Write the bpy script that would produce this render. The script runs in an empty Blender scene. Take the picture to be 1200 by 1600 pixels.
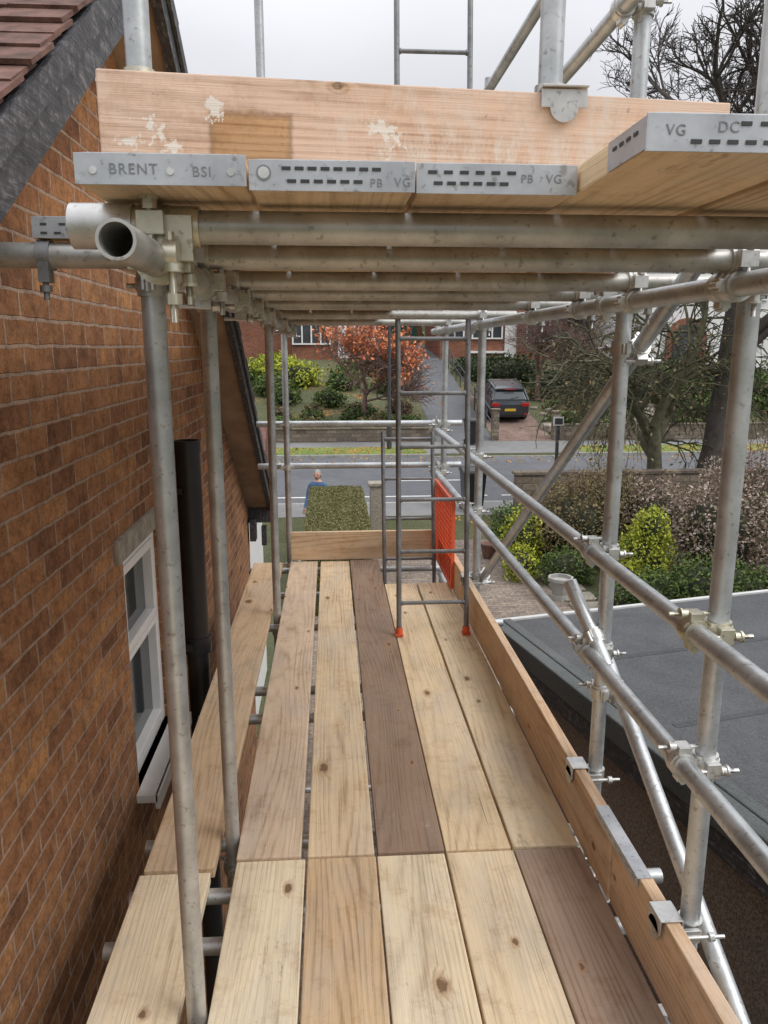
import bpy, math, random
import numpy as np
from mathutils import Vector, Matrix, noise
random.seed(7); np.random.seed(7)
S=bpy.context.scene
COL=S.collection

# ---------------------------------------------------------------- materials
def newmat(name):
    m=bpy.data.materials.new(name); m.use_nodes=True
    nt=m.node_tree; b=nt.nodes['Principled BSDF']
    return m,nt,b
def N(nt,t,**k):
    n=nt.nodes.new(t)
    for a,v in k.items(): setattr(n,a,v)
    return n
def ramp(nt,fac,stops):
    r=N(nt,'ShaderNodeValToRGB'); e=r.color_ramp.elements
    while len(e)<len(stops): e.new(0.5)
    for i,(p,c) in enumerate(stops):
        e[i].position=p; e[i].color=(c[0],c[1],c[2],1)
    nt.links.new(fac,r.inputs[0]); return r.outputs[0]
def math_(nt,op,a,b=None,c=None):
    n=N(nt,'ShaderNodeMath',operation=op)
    for i,v in enumerate((a,b,c)):
        if v is None: continue
        if isinstance(v,(int,float)): n.inputs[i].default_value=v
        else: nt.links.new(v,n.inputs[i])
    return n.outputs[0]
def mix(nt,fac,a,b,mode='MIX'):
    n=N(nt,'ShaderNodeMix',data_type='RGBA',blend_type=mode)
    for i,v in ((0,fac),(6,a),(7,b)):
        if isinstance(v,(int,float)): n.inputs[i].default_value=v
        elif isinstance(v,tuple): n.inputs[i].default_value=(v[0],v[1],v[2],1)
        else: nt.links.new(v,n.inputs[i])
    return n.outputs[2]
def mapping(nt,src,scale=(1,1,1),loc=(0,0,0),rot=(0,0,0)):
    m=N(nt,'ShaderNodeMapping'); m.inputs['Scale'].default_value=scale
    m.inputs['Location'].default_value=loc; m.inputs['Rotation'].default_value=rot
    nt.links.new(src,m.inputs[0]); return m.outputs[0]
def noise_(nt,vec,scale,detail=3,rough=0.55,dist=0):
    n=N(nt,'ShaderNodeTexNoise'); n.inputs['Scale'].default_value=scale
    n.inputs['Detail'].default_value=detail; n.inputs['Roughness'].default_value=rough
    n.inputs['Distortion'].default_value=dist
    nt.links.new(vec,n.inputs['Vector']); return n.outputs['Fac']
def bump(nt,b,h,strength=0.3,dist=0.01):
    n=N(nt,'ShaderNodeBump'); n.inputs['Strength'].default_value=strength
    n.inputs['Distance'].default_value=dist
    nt.links.new(h,n.inputs['Height']); nt.links.new(n.outputs[0],b.inputs['Normal'])
def objco(nt): return N(nt,'ShaderNodeTexCoord').outputs['Object']

def simple(name,col,rough=0.6,metal=0.0,var=0.15,nscale=6,bumps=0.0):
    m,nt,b=newmat(name); co=objco(nt)
    f=noise_(nt,co,nscale,4)
    lo=tuple(c*(1-var) for c in col); hi=tuple(min(1,c*(1+var)) for c in col)
    nt.links.new(ramp(nt,f,[(0.3,lo),(0.7,hi)]),b.inputs['Base Color'])
    b.inputs['Roughness'].default_value=rough; b.inputs['Metallic'].default_value=metal
    if bumps: bump(nt,b,noise_(nt,co,nscale*12,2),bumps,0.005)
    return m

def mat_steel(name,lo,hi,metal=0.7,rough=0.40):
    m,nt,b=newmat(name); co=objco(nt)
    oi=N(nt,'ShaderNodeObjectInfo')
    v=N(nt,'ShaderNodeVectorMath',operation='ADD'); nt.links.new(co,v.inputs[0]); nt.links.new(oi.outputs['Random'],v.inputs[1])
    f=noise_(nt,v.outputs[0],9,4,0.65)
    f2=noise_(nt,v.outputs[0],70,2,0.6)
    c=ramp(nt,f,[(0.3,lo),(0.68,hi)])
    spots=ramp(nt,f2,[(0.60,(1,1,1)),(0.70,(0.66,0.63,0.59))])
    c=mix(nt,1.0,c,spots,'MULTIPLY')
    nt.links.new(c,b.inputs['Base Color'])
    r=math_(nt,'MULTIPLY_ADD',f,0.35,rough-0.16)
    nt.links.new(r,b.inputs['Roughness']); b.inputs['Metallic'].default_value=metal
    bump(nt,b,f2,0.12,0.002)
    return m
M_steel=mat_steel('galvanised_steel',(0.40,0.415,0.42),(0.64,0.665,0.67))
M_steel_old=mat_steel('worn_steel_tube',(0.31,0.305,0.28),(0.58,0.575,0.54),0.65,0.42)
M_zinc=mat_steel('zinc_plated_coupler',(0.45,0.45,0.44),(0.72,0.72,0.69),0.75,0.38)
M_zincy=mat_steel('yellow_zinc_coupler',(0.42,0.39,0.29),(0.70,0.67,0.55),0.75,0.36)
M_band=mat_steel('galvanised_board_band',(0.36,0.375,0.395),(0.56,0.58,0.605),0.5,0.45)
M_lad=mat_steel('ladder_steel',(0.15,0.155,0.16),(0.29,0.295,0.30),0.45,0.45)
M_dark=simple('dark_slot',(0.05,0.05,0.052),0.7)
M_text=simple('embossed_text',(0.24,0.25,0.26),0.5,0.4)

def mat_wood(name='scaffold_board_timber',stain=False):
    m,nt,b=newmat(name); co=objco(nt); oi=N(nt,'ShaderNodeObjectInfo')
    comb=N(nt,'ShaderNodeCombineXYZ')
    nt.links.new(math_(nt,'MULTIPLY',oi.outputs['Random'],37.0),comb.inputs[0])
    nt.links.new(math_(nt,'MULTIPLY',oi.outputs['Random'],91.0),comb.inputs[1])
    v=N(nt,'ShaderNodeVectorMath',operation='ADD'); nt.links.new(co,v.inputs[0]); nt.links.new(comb.outputs[0],v.inputs[1])
    V=v.outputs[0]
    kw=N(nt,'ShaderNodeTexNoise'); kw.inputs['Scale'].default_value=22; kw.inputs['Detail'].default_value=2; nt.links.new(V,kw.inputs['Vector'])
    kv=N(nt,'ShaderNodeVectorMath',operation='MULTIPLY_ADD'); nt.links.new(kw.outputs['Color'],kv.inputs[0]); kv.inputs[1].default_value=(0.022,0.034,0); nt.links.new(V,kv.inputs[2])
    vo=N(nt,'ShaderNodeTexVoronoi',voronoi_dimensions='2D'); vo.inputs['Scale'].default_value=1.0
    nt.links.new(mapping(nt,kv.outputs[0],(5.5,2.9,1)),vo.inputs['Vector'])
    kd=vo.outputs['Distance']
    sepc=N(nt,'ShaderNodeSeparateColor'); nt.links.new(vo.outputs['Color'],sepc.inputs[0])
    ksel=math_(nt,'GREATER_THAN',sepc.outputs[0],0.74)
    ksz=math_(nt,'MULTIPLY_ADD',sepc.outputs[1],9.0,3.6)
    kn=math_(nt,'MULTIPLY',ksel,math_(nt,'MAXIMUM',math_(nt,'SUBTRACT',1.0,math_(nt,'MULTIPLY',kd,ksz)),0.0))
    sx=N(nt,'ShaderNodeSeparateXYZ'); nt.links.new(V,sx.inputs[0])
    low=noise_(nt,mapping(nt,V,(3.0,0.28,3.2)),1.0,2,0.45)
    ph=math_(nt,'ADD',math_(nt,'MULTIPLY',sx.outputs[0],230.0),math_(nt,'MULTIPLY',low,150.0))
    ph=math_(nt,'ADD',ph,math_(nt,'MULTIPLY',kn,10.0))
    ring=math_(nt,'POWER',math_(nt,'MULTIPLY_ADD',math_(nt,'SINE',ph),0.5,0.5),2.5)
    ringamt=math_(nt,'MULTIPLY',noise_(nt,mapping(nt,V,(5,0.8,5),loc=(5,5,5)),1.0,2,0.5),-0.21)
    fine=noise_(nt,mapping(nt,V,(230,3.5,230)),1.0,3,0.7)
    blot=noise_(nt,mapping(nt,V,(8,1.6,8)),1.0,5,0.72)
    t=math_(nt,'ADD',math_(nt,'MULTIPLY',ring,ringamt),math_(nt,'ADD',math_(nt,'MULTIPLY',fine,0.42),math_(nt,'MULTIPLY',blot,0.68)))
    shade=ramp(nt,t,[(0.30,(0.62,0.55,0.48)),(0.48,(0.95,0.93,0.90)),(0.70,(1.12,1.12,1.10))])
    c=mix(nt,1.0,oi.outputs['Color'],shade,'MULTIPLY')
    grey=noise_(nt,mapping(nt,V,(4,1.4,4),loc=(9,2,4)),1.0,4,0.7)
    hs=N(nt,'ShaderNodeHueSaturation'); hs.inputs['Saturation'].default_value=0.72; hs.inputs['Value'].default_value=0.83; nt.links.new(c,hs.inputs['Color'])
    c=mix(nt,ramp(nt,grey,[(0.46,(0,0,0)),(0.66,(0.75,0.75,0.75))]),c,hs.outputs[0])
    dirt=noise_(nt,V,7,5,0.8)
    dm=ramp(nt,dirt,[(0.52,(0,0,0)),(0.70,(0.55,0.55,0.55))])
    c=mix(nt,dm,c,mix(nt,1.0,c,(0.66,0.54,0.42),'MULTIPLY'),'MIX')
    drk=noise_(nt,mapping(nt,V,(11,3.0,11),loc=(1,8,3)),1.0,5,0.8)
    c=mix(nt,ramp(nt,drk,[(0.64,(0,0,0)),(0.72,(0.5,0.5,0.5))]),c,(0.22,0.15,0.10))
    scuff=noise_(nt,mapping(nt,V,(30,9,30),loc=(2,2,7),rot=(0,0,0.5)),1.0,4,0.8)
    c=mix(nt,ramp(nt,scuff,[(0.66,(0,0,0)),(0.74,(0.5,0.5,0.5))]),c,(0.76,0.68,0.56))
    specks=noise_(nt,V,60,3,0.7)
    c=mix(nt,ramp(nt,specks,[(0.66,(0,0,0)),(0.74,(0.45,0.45,0.45))]),c,(0.18,0.12,0.08))
    crack=noise_(nt,mapping(nt,V,(110,1.0,110),loc=(3,7,1)),1.0,2,0.5)
    c=mix(nt,ramp(nt,crack,[(0.245,(0.85,0.85,0.85)),(0.275,(0,0,0))]),c,(0.11,0.07,0.04))
    halo=ramp(nt,kn,[(0.12,(0,0,0)),(0.60,(0.55,0.55,0.55))])
    c=mix(nt,halo,c,(0.47,0.28,0.14),'MIX')
    kr=ramp(nt,math_(nt,'MULTIPLY_ADD',specks,0.45,kn),[(0.80,(0,0,0)),(0.95,(0.8,0.8,0.8))])
    c=mix(nt,kr,c,(0.16,0.085,0.045),'MIX')
    if stain:
        so=N(nt,'ShaderNodeSeparateXYZ'); nt.links.new(co,so.inputs[0]); ox,oy=so.outputs[0],so.outputs[1]
        nz=noise_(nt,co,14,5,0.75)
        def boxm(cx,cy,hx,hy,soft=0.012,wob=0.03):
            dx=math_(nt,'SUBTRACT',math_(nt,'ABSOLUTE',math_(nt,'SUBTRACT',ox,cx)),hx)
            dy=math_(nt,'SUBTRACT',math_(nt,'ABSOLUTE',math_(nt,'SUBTRACT',oy,cy)),hy)
            d=math_(nt,'ADD',math_(nt,'MAXIMUM',dx,dy),math_(nt,'MULTIPLY',math_(nt,'SUBTRACT',nz,0.5),wob))
            q=N(nt,'ShaderNodeMapRange'); q.inputs[1].default_value=soft; q.inputs[2].default_value=-soft; nt.links.new(d,q.inputs[0]); return q.outputs[0]
        c=mix(nt,math_(nt,'MULTIPLY',boxm(0.03,-0.335,0.080,0.070,0.005,0.03),0.95),c,mix(nt,1.0,c,(0.74,0.62,0.42),'MULTIPLY'))
        ring_=math_(nt,'SUBTRACT',boxm(0.03,-0.335,0.084,0.074,0.004,0.03),boxm(0.03,-0.335,0.076,0.066,0.004,0.03))
        c=mix(nt,math_(nt,'MULTIPLY',ring_,0.6),c,(0.22,0.13,0.075))
        sp=noise_(nt,mapping(nt,co,(7,20,7)),1.0,6,0.85)
        wash=math_(nt,'MULTIPLY',boxm(0.0,0.22,0.11,0.40,0.10,0.3),ramp(nt,sp,[(0.43,(0,0,0)),(0.60,(0.85,0.85,0.85))]))
        c=mix(nt,wash,c,(0.70,0.64,0.58))
        def splash(cx,cy,r,s):
            d=math_(nt,'POWER',math_(nt,'ADD',math_(nt,'POWER',math_(nt,'SUBTRACT',ox,cx),2),math_(nt,'POWER',math_(nt,'SUBTRACT',oy,cy),2)),0.5)
            f=noise_(nt,co,s,5,0.7)
            e=math_(nt,'ADD',math_(nt,'DIVIDE',d,r),math_(nt,'MULTIPLY',math_(nt,'SUBTRACT',f,0.5),5.0))
            return ramp(nt,e,[(0.35,(0.9,0.9,0.9)),(0.5,(0,0,0))])
        for a in ((0.005,-0.50,0.05,30),(0.0,-0.545,0.035,40),(0.045,-0.08,0.075,26),(-0.06,-0.40,0.028,40),(-0.04,-0.10,0.03,40),(-0.03,0.42,0.05,30)):
            c=mix(nt,splash(*a),c,(0.76,0.73,0.68))
    nt.links.new(c,b.inputs['Base Color']); b.inputs['Roughness'].default_value=0.9; b.inputs['Specular IOR Level'].default_value=0.2
    bump(nt,b,math_(nt,'ADD',fine,math_(nt,'MULTIPLY',ring,0.3)),0.45,0.003)
    return m
M_wood=mat_wood(); M_wood_st=mat_wood('stained_toe_board_timber',True)

def mat_brick(name,axes='YZ',bw=0.225,bh=0.075,c1=(0.315,0.150,0.074),c2=(0.185,0.088,0.048),c3=(0.44,0.225,0.098),mortar=(0.39,0.28,0.21),ms=0.0064,rough_edges=1.0):
    m,nt,b=newmat(name); co=objco(nt)
    s=N(nt,'ShaderNodeSeparateXYZ'); nt.links.new(co,s.inputs[0])
    c=N(nt,'ShaderNodeCombineXYZ'); idx={'X':0,'Y':1,'Z':2}
    nt.links.new(s.outputs[idx[axes[0]]],c.inputs[0]); nt.links.new(s.outputs[idx[axes[1]]],c.inputs[1])
    wob=N(nt,'ShaderNodeTexNoise'); wob.inputs['Scale'].default_value=11; wob.inputs['Detail'].default_value=3
    nt.links.new(co,wob.inputs['Vector'])
    w2=N(nt,'ShaderNodeVectorMath',operation='MULTIPLY_ADD'); nt.links.new(wob.outputs['Color'],w2.inputs[0])
    w2.inputs[1].default_value=(0.018*rough_edges,0.013*rough_edges,0); nt.links.new(c.outputs[0],w2.inputs[2])
    br=N(nt,'ShaderNodeTexBrick'); br.offset=0.5
    nt.links.new(w2.outputs[0],br.inputs['Vector'])
    br.inputs['Scale'].default_value=1; br.inputs['Brick Width'].default_value=bw; br.inputs['Row Height'].default_value=bh
    br.inputs['Mortar Size'].default_value=ms; br.inputs['Mortar Smooth'].default_value=0.3; br.inputs['Bias'].default_value=0
    br.inputs['Color1'].default_value=(0,0,0,1); br.inputs['Color2'].default_value=(1,1,1,1); br.inputs['Mortar'].default_value=(0.5,0.5,0.5,1)
    big=noise_(nt,co,0.9,2); mid=noise_(nt,co,16,4,0.75); fi=noise_(nt,co,110,2,0.7)
    sc=N(nt,'ShaderNodeSeparateColor'); nt.links.new(br.outputs['Color'],sc.inputs[0])
    f=math_(nt,'ADD',math_(nt,'MULTIPLY',sc.outputs[0],0.74),math_(nt,'MULTIPLY',mid,0.34))
    col=ramp(nt,f,[(0.10,c2),(0.42,c1),(0.74,tuple(a*0.6+b_*0.4 for a,b_ in zip(c1,c3))),(0.92,c3)])
    sh=ramp(nt,math_(nt,'ADD',math_(nt,'MULTIPLY',mid,0.6),math_(nt,'MULTIPLY',fi,0.4)),[(0.36,(0.48,0.45,0.43)),(0.58,(1.08,1.08,1.08)),(0.70,(1.32,1.27,1.20))])
    col=mix(nt,1.0,col,sh,'MULTIPLY')
    sh2=ramp(nt,big,[(0.35,(0.84,0.82,0.80)),(0.65,(1.1,1.1,1.08))])
    col=mix(nt,1.0,col,sh2,'MULTIPLY')
    mo=mix(nt,0.8,mortar,sh,'MULTIPLY')
    col=mix(nt,br.outputs['Fac'],col,mo)
    nt.links.new(col,b.inputs['Base Color']); b.inputs['Roughness'].default_value=0.92; b.inputs['Specular IOR Level'].default_value=0.25
    h=math_(nt,'ADD',math_(nt,'SUBTRACT',1.0,br.outputs['Fac']),math_(nt,'MULTIPLY',fi,0.45))
    h=math_(nt,'ADD',h,math_(nt,'MULTIPLY',mid,0.8))
    bump(nt,b,h,0.9,0.007)
    return m
M_brick=mat_brick('brown_brickwork')
M_brickX=mat_brick('brown_brickwork_x','XZ')
M_brickred=mat_brick('red_brickwork','XZ',c1=(0.28,0.105,0.06),c2=(0.2,0.08,0.05),c3=(0.36,0.15,0.09),mortar=(0.35,0.28,0.24))
M_pave=mat_brick('block_paving','XY',0.2,0.1,(0.26,0.215,0.18),(0.19,0.16,0.14),(0.33,0.27,0.22),(0.13,0.115,0.10),0.004)
M_pavered=mat_brick('red_block_paving','XY',0.2,0.1,(0.27,0.19,0.16),(0.21,0.15,0.13),(0.32,0.23,0.19),(0.14,0.12,0.11),0.004)
M_stonewall=mat_brick('stone_walling','XZ',0.42,0.16,(0.21,0.175,0.135),(0.12,0.10,0.085),(0.30,0.25,0.195),(0.13,0.12,0.11),0.012,2.0)
M_tile2=simple('clay_tile_plain',(0.150,0.078,0.060),0.88,var=0.5,nscale=16,bumps=0.5)

def mat_asphalt(name,lo,hi,grain=0.3):
    m,nt,b=newmat(name); co=objco(nt)
    a=noise_(nt,co,0.35,4,0.6); g=noise_(nt,co,75,2,0.7); k=noise_(nt,co,3,5,0.7)
    t=math_(nt,'ADD',math_(nt,'MULTIPLY',a,0.35),math_(nt,'ADD',math_(nt,'MULTIPLY',g,grain),math_(nt,'MULTIPLY',k,0.65-grain)))
    c=ramp(nt,t,[(0.38,lo),(0.62,hi)])
    nt.links.new(c,b.inputs['Base Color']); b.inputs['Roughness'].default_value=0.88
    bump(nt,b,g,0.5,0.004); return m
M_asph=mat_asphalt('asphalt',(0.090,0.093,0.100),(0.15,0.155,0.165))
M_pavement=mat_asphalt('pavement_tarmac',(0.14,0.14,0.14),(0.23,0.228,0.225))
M_felt=mat_asphalt('roof_felt',(0.040,0.042,0.045),(0.105,0.108,0.112),0.42)
M_feltlap=mat_asphalt('roof_felt_lap',(0.032,0.034,0.037),(0.08,0.083,0.087),0.42)
M_feltg=mat_asphalt('mineral_felt_edge',(0.05,0.057,0.056),(0.125,0.135,0.132),0.4)
M_pebble=mat_asphalt('pebbledash',(0.10,0.080,0.066),(0.36,0.30,0.255),0.55)
def mat_grass(name,lo,hi,leafc=(0.50,0.25,0.06),amt=0.60):
    m,nt,b=newmat(name); co=objco(nt)
    a=noise_(nt,co,0.6,5,0.7); g=noise_(nt,co,25,3,0.7)
    t=math_(nt,'ADD',math_(nt,'MULTIPLY',a,0.5),math_(nt,'MULTIPLY',g,0.5))
    c=ramp(nt,t,[(0.35,lo),(0.65,hi)])
    vo=N(nt,'ShaderNodeTexVoronoi'); vo.inputs['Scale'].default_value=9; nt.links.new(co,vo.inputs['Vector'])
    cl=noise_(nt,co,0.5,2)
    lm=math_(nt,'LESS_THAN',vo.outputs['Distance'],math_(nt,'MULTIPLY',math_(nt,'SUBTRACT',cl,amt*0.6),1.4))
    c=mix(nt,lm,c,leafc)
    nt.links.new(c,b.inputs['Base Color']); b.inputs['Roughness'].default_value=0.95
    bump(nt,b,g,0.8,0.05); return m
M_grass=mat_grass('grass',(0.10,0.165,0.03),(0.21,0.27,0.06))
M_ground=mat_grass('garden_ground',(0.06,0.075,0.03),(0.14,0.14,0.07),amt=0.7)
M_white=simple('white_paint',(0.80,0.80,0.79),0.4,var=0.05)
M_trim=simple('roof_edge_trim',(0.55,0.55,0.54),0.5,var=0.12)
M_mark=simple('road_paint',(0.66,0.66,0.64),0.7,var=0.2,nscale=8)
M_kerb=simple('kerb_stone',(0.34,0.33,0.31),0.85,var=0.2,nscale=4)
M_black=simple('black_plastic_pipe',(0.018,0.018,0.020),0.35,var=0.2)
def mat_barge():
    m,nt,b=newmat('black_painted_timber'); co=objco(nt)
    f=noise_(nt,mapping(nt,co,(30,6,6),rot=(0.58,0,0)),3,5,0.75,0.6)
    f2=noise_(nt,mapping(nt,co,(30,3,30),rot=(0.58,0,0)),2.2,4,0.7)
    t=math_(nt,'ADD',math_(nt,'MULTIPLY',f,0.55),math_(nt,'MULTIPLY',f2,0.45))
    c=ramp(nt,t,[(0.40,(0.022,0.022,0.026)),(0.53,(0.055,0.055,0.062)),(0.64,(0.20,0.195,0.20))])
    nt.links.new(c,b.inputs['Base Color']); b.inputs['Roughness'].default_value=0.6
    bump(nt,b,t,0.9,0.008); return m
M_barge=mat_barge()
M_soffit=simple('soffit_timber',(0.33,0.235,0.16),0.8,var=0.25,nscale=5)
M_glass,_nt,_b=newmat('window_glass'); _b.inputs['Base Color'].default_value=(0.05,0.06,0.065,1); _b.inputs['Roughness'].default_value=0.06; _b.inputs['Specular IOR Level'].default_value=0.8
M_conc=simple('concrete',(0.30,0.27,0.22),0.9,var=0.3,nscale=20,bumps=0.5)
M_orange=simple('orange_plastic',(0.80,0.13,0.05),0.5,var=0.08)
M_barkg=simple('mossy_bark',(0.10,0.095,0.055),0.95,var=0.45,nscale=7,bumps=0.6)
M_twig=simple('twig_bark',(0.075,0.064,0.057),0.95,var=0.3)
M_twigp=simple('pinkish_twig_bark',(0.20,0.13,0.11),0.95,var=0.3)
def mat_leaf(name,cols):
    m,nt,b=newmat(name); g=N(nt,'ShaderNodeNewGeometry')
    n=len(cols); st=[(i/(n-1),c) for i,c in enumerate(cols)]
    nt.links.new(ramp(nt,g.outputs['Random Per Island'],st),b.inputs['Base Color'])
    b.inputs['Roughness'].default_value=0.65; b.inputs['Specular IOR Level'].default_value=0.25
    return m
L_green=mat_leaf('green_leaves',[(0.045,0.08,0.02),(0.09,0.14,0.035),(0.15,0.19,0.055)])
L_dark=mat_leaf('dark_green_leaves',[(0.028,0.048,0.02),(0.055,0.08,0.033),(0.095,0.12,0.055)])
L_yel=mat_leaf('yellow_green_leaves',[(0.26,0.30,0.035),(0.46,0.48,0.055),(0.16,0.23,0.04)])
L_red=mat_leaf('orange_red_leaves',[(0.66,0.17,0.06),(0.80,0.31,0.13),(0.52,0.15,0.08),(0.72,0.36,0.18)])
L_brown=mat_leaf('brown_twiggy_leaves',[(0.16,0.125,0.065),(0.24,0.18,0.09),(0.12,0.13,0.05),(0.30,0.21,0.11)])
L_pink=mat_leaf('pale_flower_heads',[(0.15,0.16,0.07),(0.46,0.35,0.31),(0.14,0.12,0.06),(0.22,0.14,0.10),(0.55,0.47,0.43)])
L_hedge=mat_leaf('hedge_leaves',[(0.15,0.14,0.055),(0.22,0.205,0.09),(0.11,0.12,0.04)])
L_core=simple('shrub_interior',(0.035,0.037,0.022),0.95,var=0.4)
L_hcore=simple('hedge_interior',(0.10,0.09,0.04),0.95,var=0.4,nscale=20,bumps=0.6)

# ---------------------------------------------------------------- geometry helpers
class MB:
    def __init__(s): s.v=[];s.f=[];s.m=[];s.s=[]
    def add(s,vs,fs,mi=0,sm=False):
        o=len(s.v); s.v+= [tuple(x) for x in vs]
        for f in fs: s.f.append(tuple(i+o for i in f)); s.m.append(mi); s.s.append(sm)
    def box(s,c,size,mi=0,rot=None):
        hx,hy,hz=[k/2 for k in size]
        vs=[Vector((x,y,z)) for x in(-hx,hx) for y in(-hy,hy) for z in(-hz,hz)]
        if rot is not None: vs=[rot@v for v in vs]
        c=Vector(c); vs=[v+c for v in vs]
        s.add(vs,[(0,1,3,2),(4,6,7,5),(0,4,5,1),(2,3,7,6),(0,2,6,4),(1,5,7,3)],mi)
    def tube(s,p0,p1,r,mi=0,n=20,hollow=False,r1=None):
        p0=Vector(p0);p1=Vector(p1); r1=r if r1 is None else r1
        d=(p1-p0).normalized(); q=d.to_track_quat('Z','Y')
        dirs=[q@Vector((math.cos(2*math.pi*i/n),math.sin(2*math.pi*i/n),0)) for i in range(n)]
        A=[p0+k*r for k in dirs];B=[p1+k*r1 for k in dirs]
        s.add(A+B,[(i,(i+1)%n,(i+1)%n+n,i+n) for i in range(n)],mi,True)
        if hollow:
            ri=r*0.83
            a=[p0+k*ri for k in dirs];b=[p1+k*ri for k in dirs]
            s.add(a+b,[(i+n,(i+1)%n+n,(i+1)%n,i) for i in range(n)],mi,True)
            s.add(A+a,[(i+n,(i+1)%n+n,(i+1)%n,i) for i in range(n)],mi)
            s.add(B+b,[(i,(i+1)%n,(i+1)%n+n,i+n) for i in range(n)],mi)
        else:
            s.add(A,[tuple(reversed(range(n)))],mi); s.add(B,[tuple(range(n))],mi)
    def prism(s,pts,axis,a,b,mi=0):
        def mk(p,t):
            return {'X':(t,p[0],p[1]),'Y':(p[0],t,p[1]),'Z':(p[0],p[1],t)}[axis]
        n=len(pts); vs=[mk(p,a) for p in pts]+[mk(p,b) for p in pts]
        s.add(vs,[tuple(reversed(range(n)))],mi)
        s.add(vs,[tuple(range(n,2*n))],mi)
        s.add(vs,[(i,(i+1)%n,(i+1)%n+n,i+n) for i in range(n)],mi)
    def quad(s,a,b,c,d,mi=0): s.add([a,b,c,d],[(0,1,2,3)],mi)
    def obj(s,name,mats,parent=None,bevel=0):
        me=bpy.data.meshes.new(name); me.from_pydata(s.v,[],s.f)
        if not isinstance(mats,(list,tuple)): mats=[mats]
        for m in mats: me.materials.append(m)
        me.polygons.foreach_set('material_index',s.m); me.polygons.foreach_set('use_smooth',s.s); me.update()
        o=bpy.data.objects.new(name,me); COL.objects.link(o)
        if parent: o.parent=parent
        if bevel:
            b=o.modifiers.new('bevel','BEVEL'); b.width=bevel; b.segments=2; b.limit_method='ANGLE'
        return o
def empty(name,loc=(0,0,0)):
    o=bpy.data.objects.new(name,None); COL.objects.link(o); o.location=loc; o.empty_display_size=0.2; return o
def text(body,size,loc,rot,mat,parent,name='stamped_text',ext=0.0006,align='LEFT',sx=1.0):
    c=bpy.data.curves.new(name,'FONT'); c.body=body; c.size=size; c.extrude=ext; c.align_x=align; c.space_character=1.15
    c.materials.append(mat); o=bpy.data.objects.new(name,c); COL.objects.link(o)
    o.location=loc; o.rotation_euler=rot; o.scale=(sx,1,1)
    if parent: o.parent=parent
    return o

# ---------------------------------------------------------------- SCAFFOLD
R=0.02415
scaf=empty('scaffolding')
XL,XR=-0.36,0.897
YS=[1.65,2.37,4.62,6.12]
def tube_obj(name,p0,p1,mat=None,r=R):
    b=MB(); b.tube(p0,p1,r,0,28,True); return b.obj(name,mat or M_steel,scaf)
GZ=-2.75
tops_L=[4.6,1.93,4.3,1.98]; tops_R=[4.6,4.4,3.10,1.98]
for i,y in enumerate(YS):
    tube_obj('standard_tube',(XL,y,GZ),(XL,y,tops_L[i]))
    tube_obj('standard_tube',(XR,y,GZ),(XR,y,tops_R[i]))
tube_obj('standard_tube',(0.445,1.655,1.89),(0.445,1.655,4.4))
RX=0.838
tube_obj('guard_rail',(RX,-1.6,0.99),(RX,6.42,0.99))
tube_obj('guard_rail',(RX,-1.6,0.65),(RX,6.42,0.65))
tube_obj('guard_rail',(RX,-0.4,2.58),(RX,4.9,2.58))
tube_obj('guard_rail',(RX,-0.4,2.95),(RX,4.72,2.95))
tube_obj('end_guard_rail',(-0.60,6.19,1.04),(1.05,6.19,1.04))
tube_obj('end_guard_rail',(-0.60,6.19,0.70),(1.05,6.19,0.70))
tube_obj('ledger_tube',(-0.252,0.975,1.765),(-0.300,6.4,1.765),M_steel_old)
tube_obj('ledger_tube',(RX,-0.8,1.765),(RX,6.4,1.765))
for (y,x0,x1) in [(1.22,-0.36,1.15),(1.60,-0.84,1.1),(2.15,-0.42,1.05),(2.62,-0.42,1.05),(3.25,-0.40,1.03),(4.35,-0.45,1.03),(5.6,-0.45,1.0)]:
    tube_obj('transom_tube',(x0,y,1.814),(x1,y,1.814),M_steel_old)
tube_obj('ledger_tube',(-0.300,-1.7,-0.114),(-0.300,6.4,-0.114))
tube_obj('ledger_tube',(RX,-1.7,-0.114),(RX,6.4,-0.114))
for (y,x0,x1) in [(-0.6,-0.66,1.0),(0.7,-0.66,1.02),(1.95,-0.675,0.99),(2.16,-0.655,1.06),(2.42,-0.665,0.99),(3.35,-0.64,1.0),(3.65,-0.60,1.0),(4.55,-0.66,1.06),(5.18,-0.6,0.98),(5.80,-0.66,1.0)]:
    tube_obj('transom_tube',(x0,y,-0.0645),(x1,y,-0.0645))
bd=Vector((0,2.53,-1.585)).normalized()
tube_obj('sway_brace',(0.95,2.37-0.42*bd.y,1.635-0.42*bd.z),(0.95,2.37+2.75*bd.y,1.635+2.75*bd.z))
tube_obj('sway_brace',(0.955,2.55,0.60),(1.02,0.2,-0.75))
tube_obj('brace_stub',(0.885,2.30,0.62),(0.80,2.46,0.86))
for y in YS: tube_obj('foot_transom',(-0.5,y+0.05,-2.2),(1.05,y+0.05,-2.2))

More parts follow.
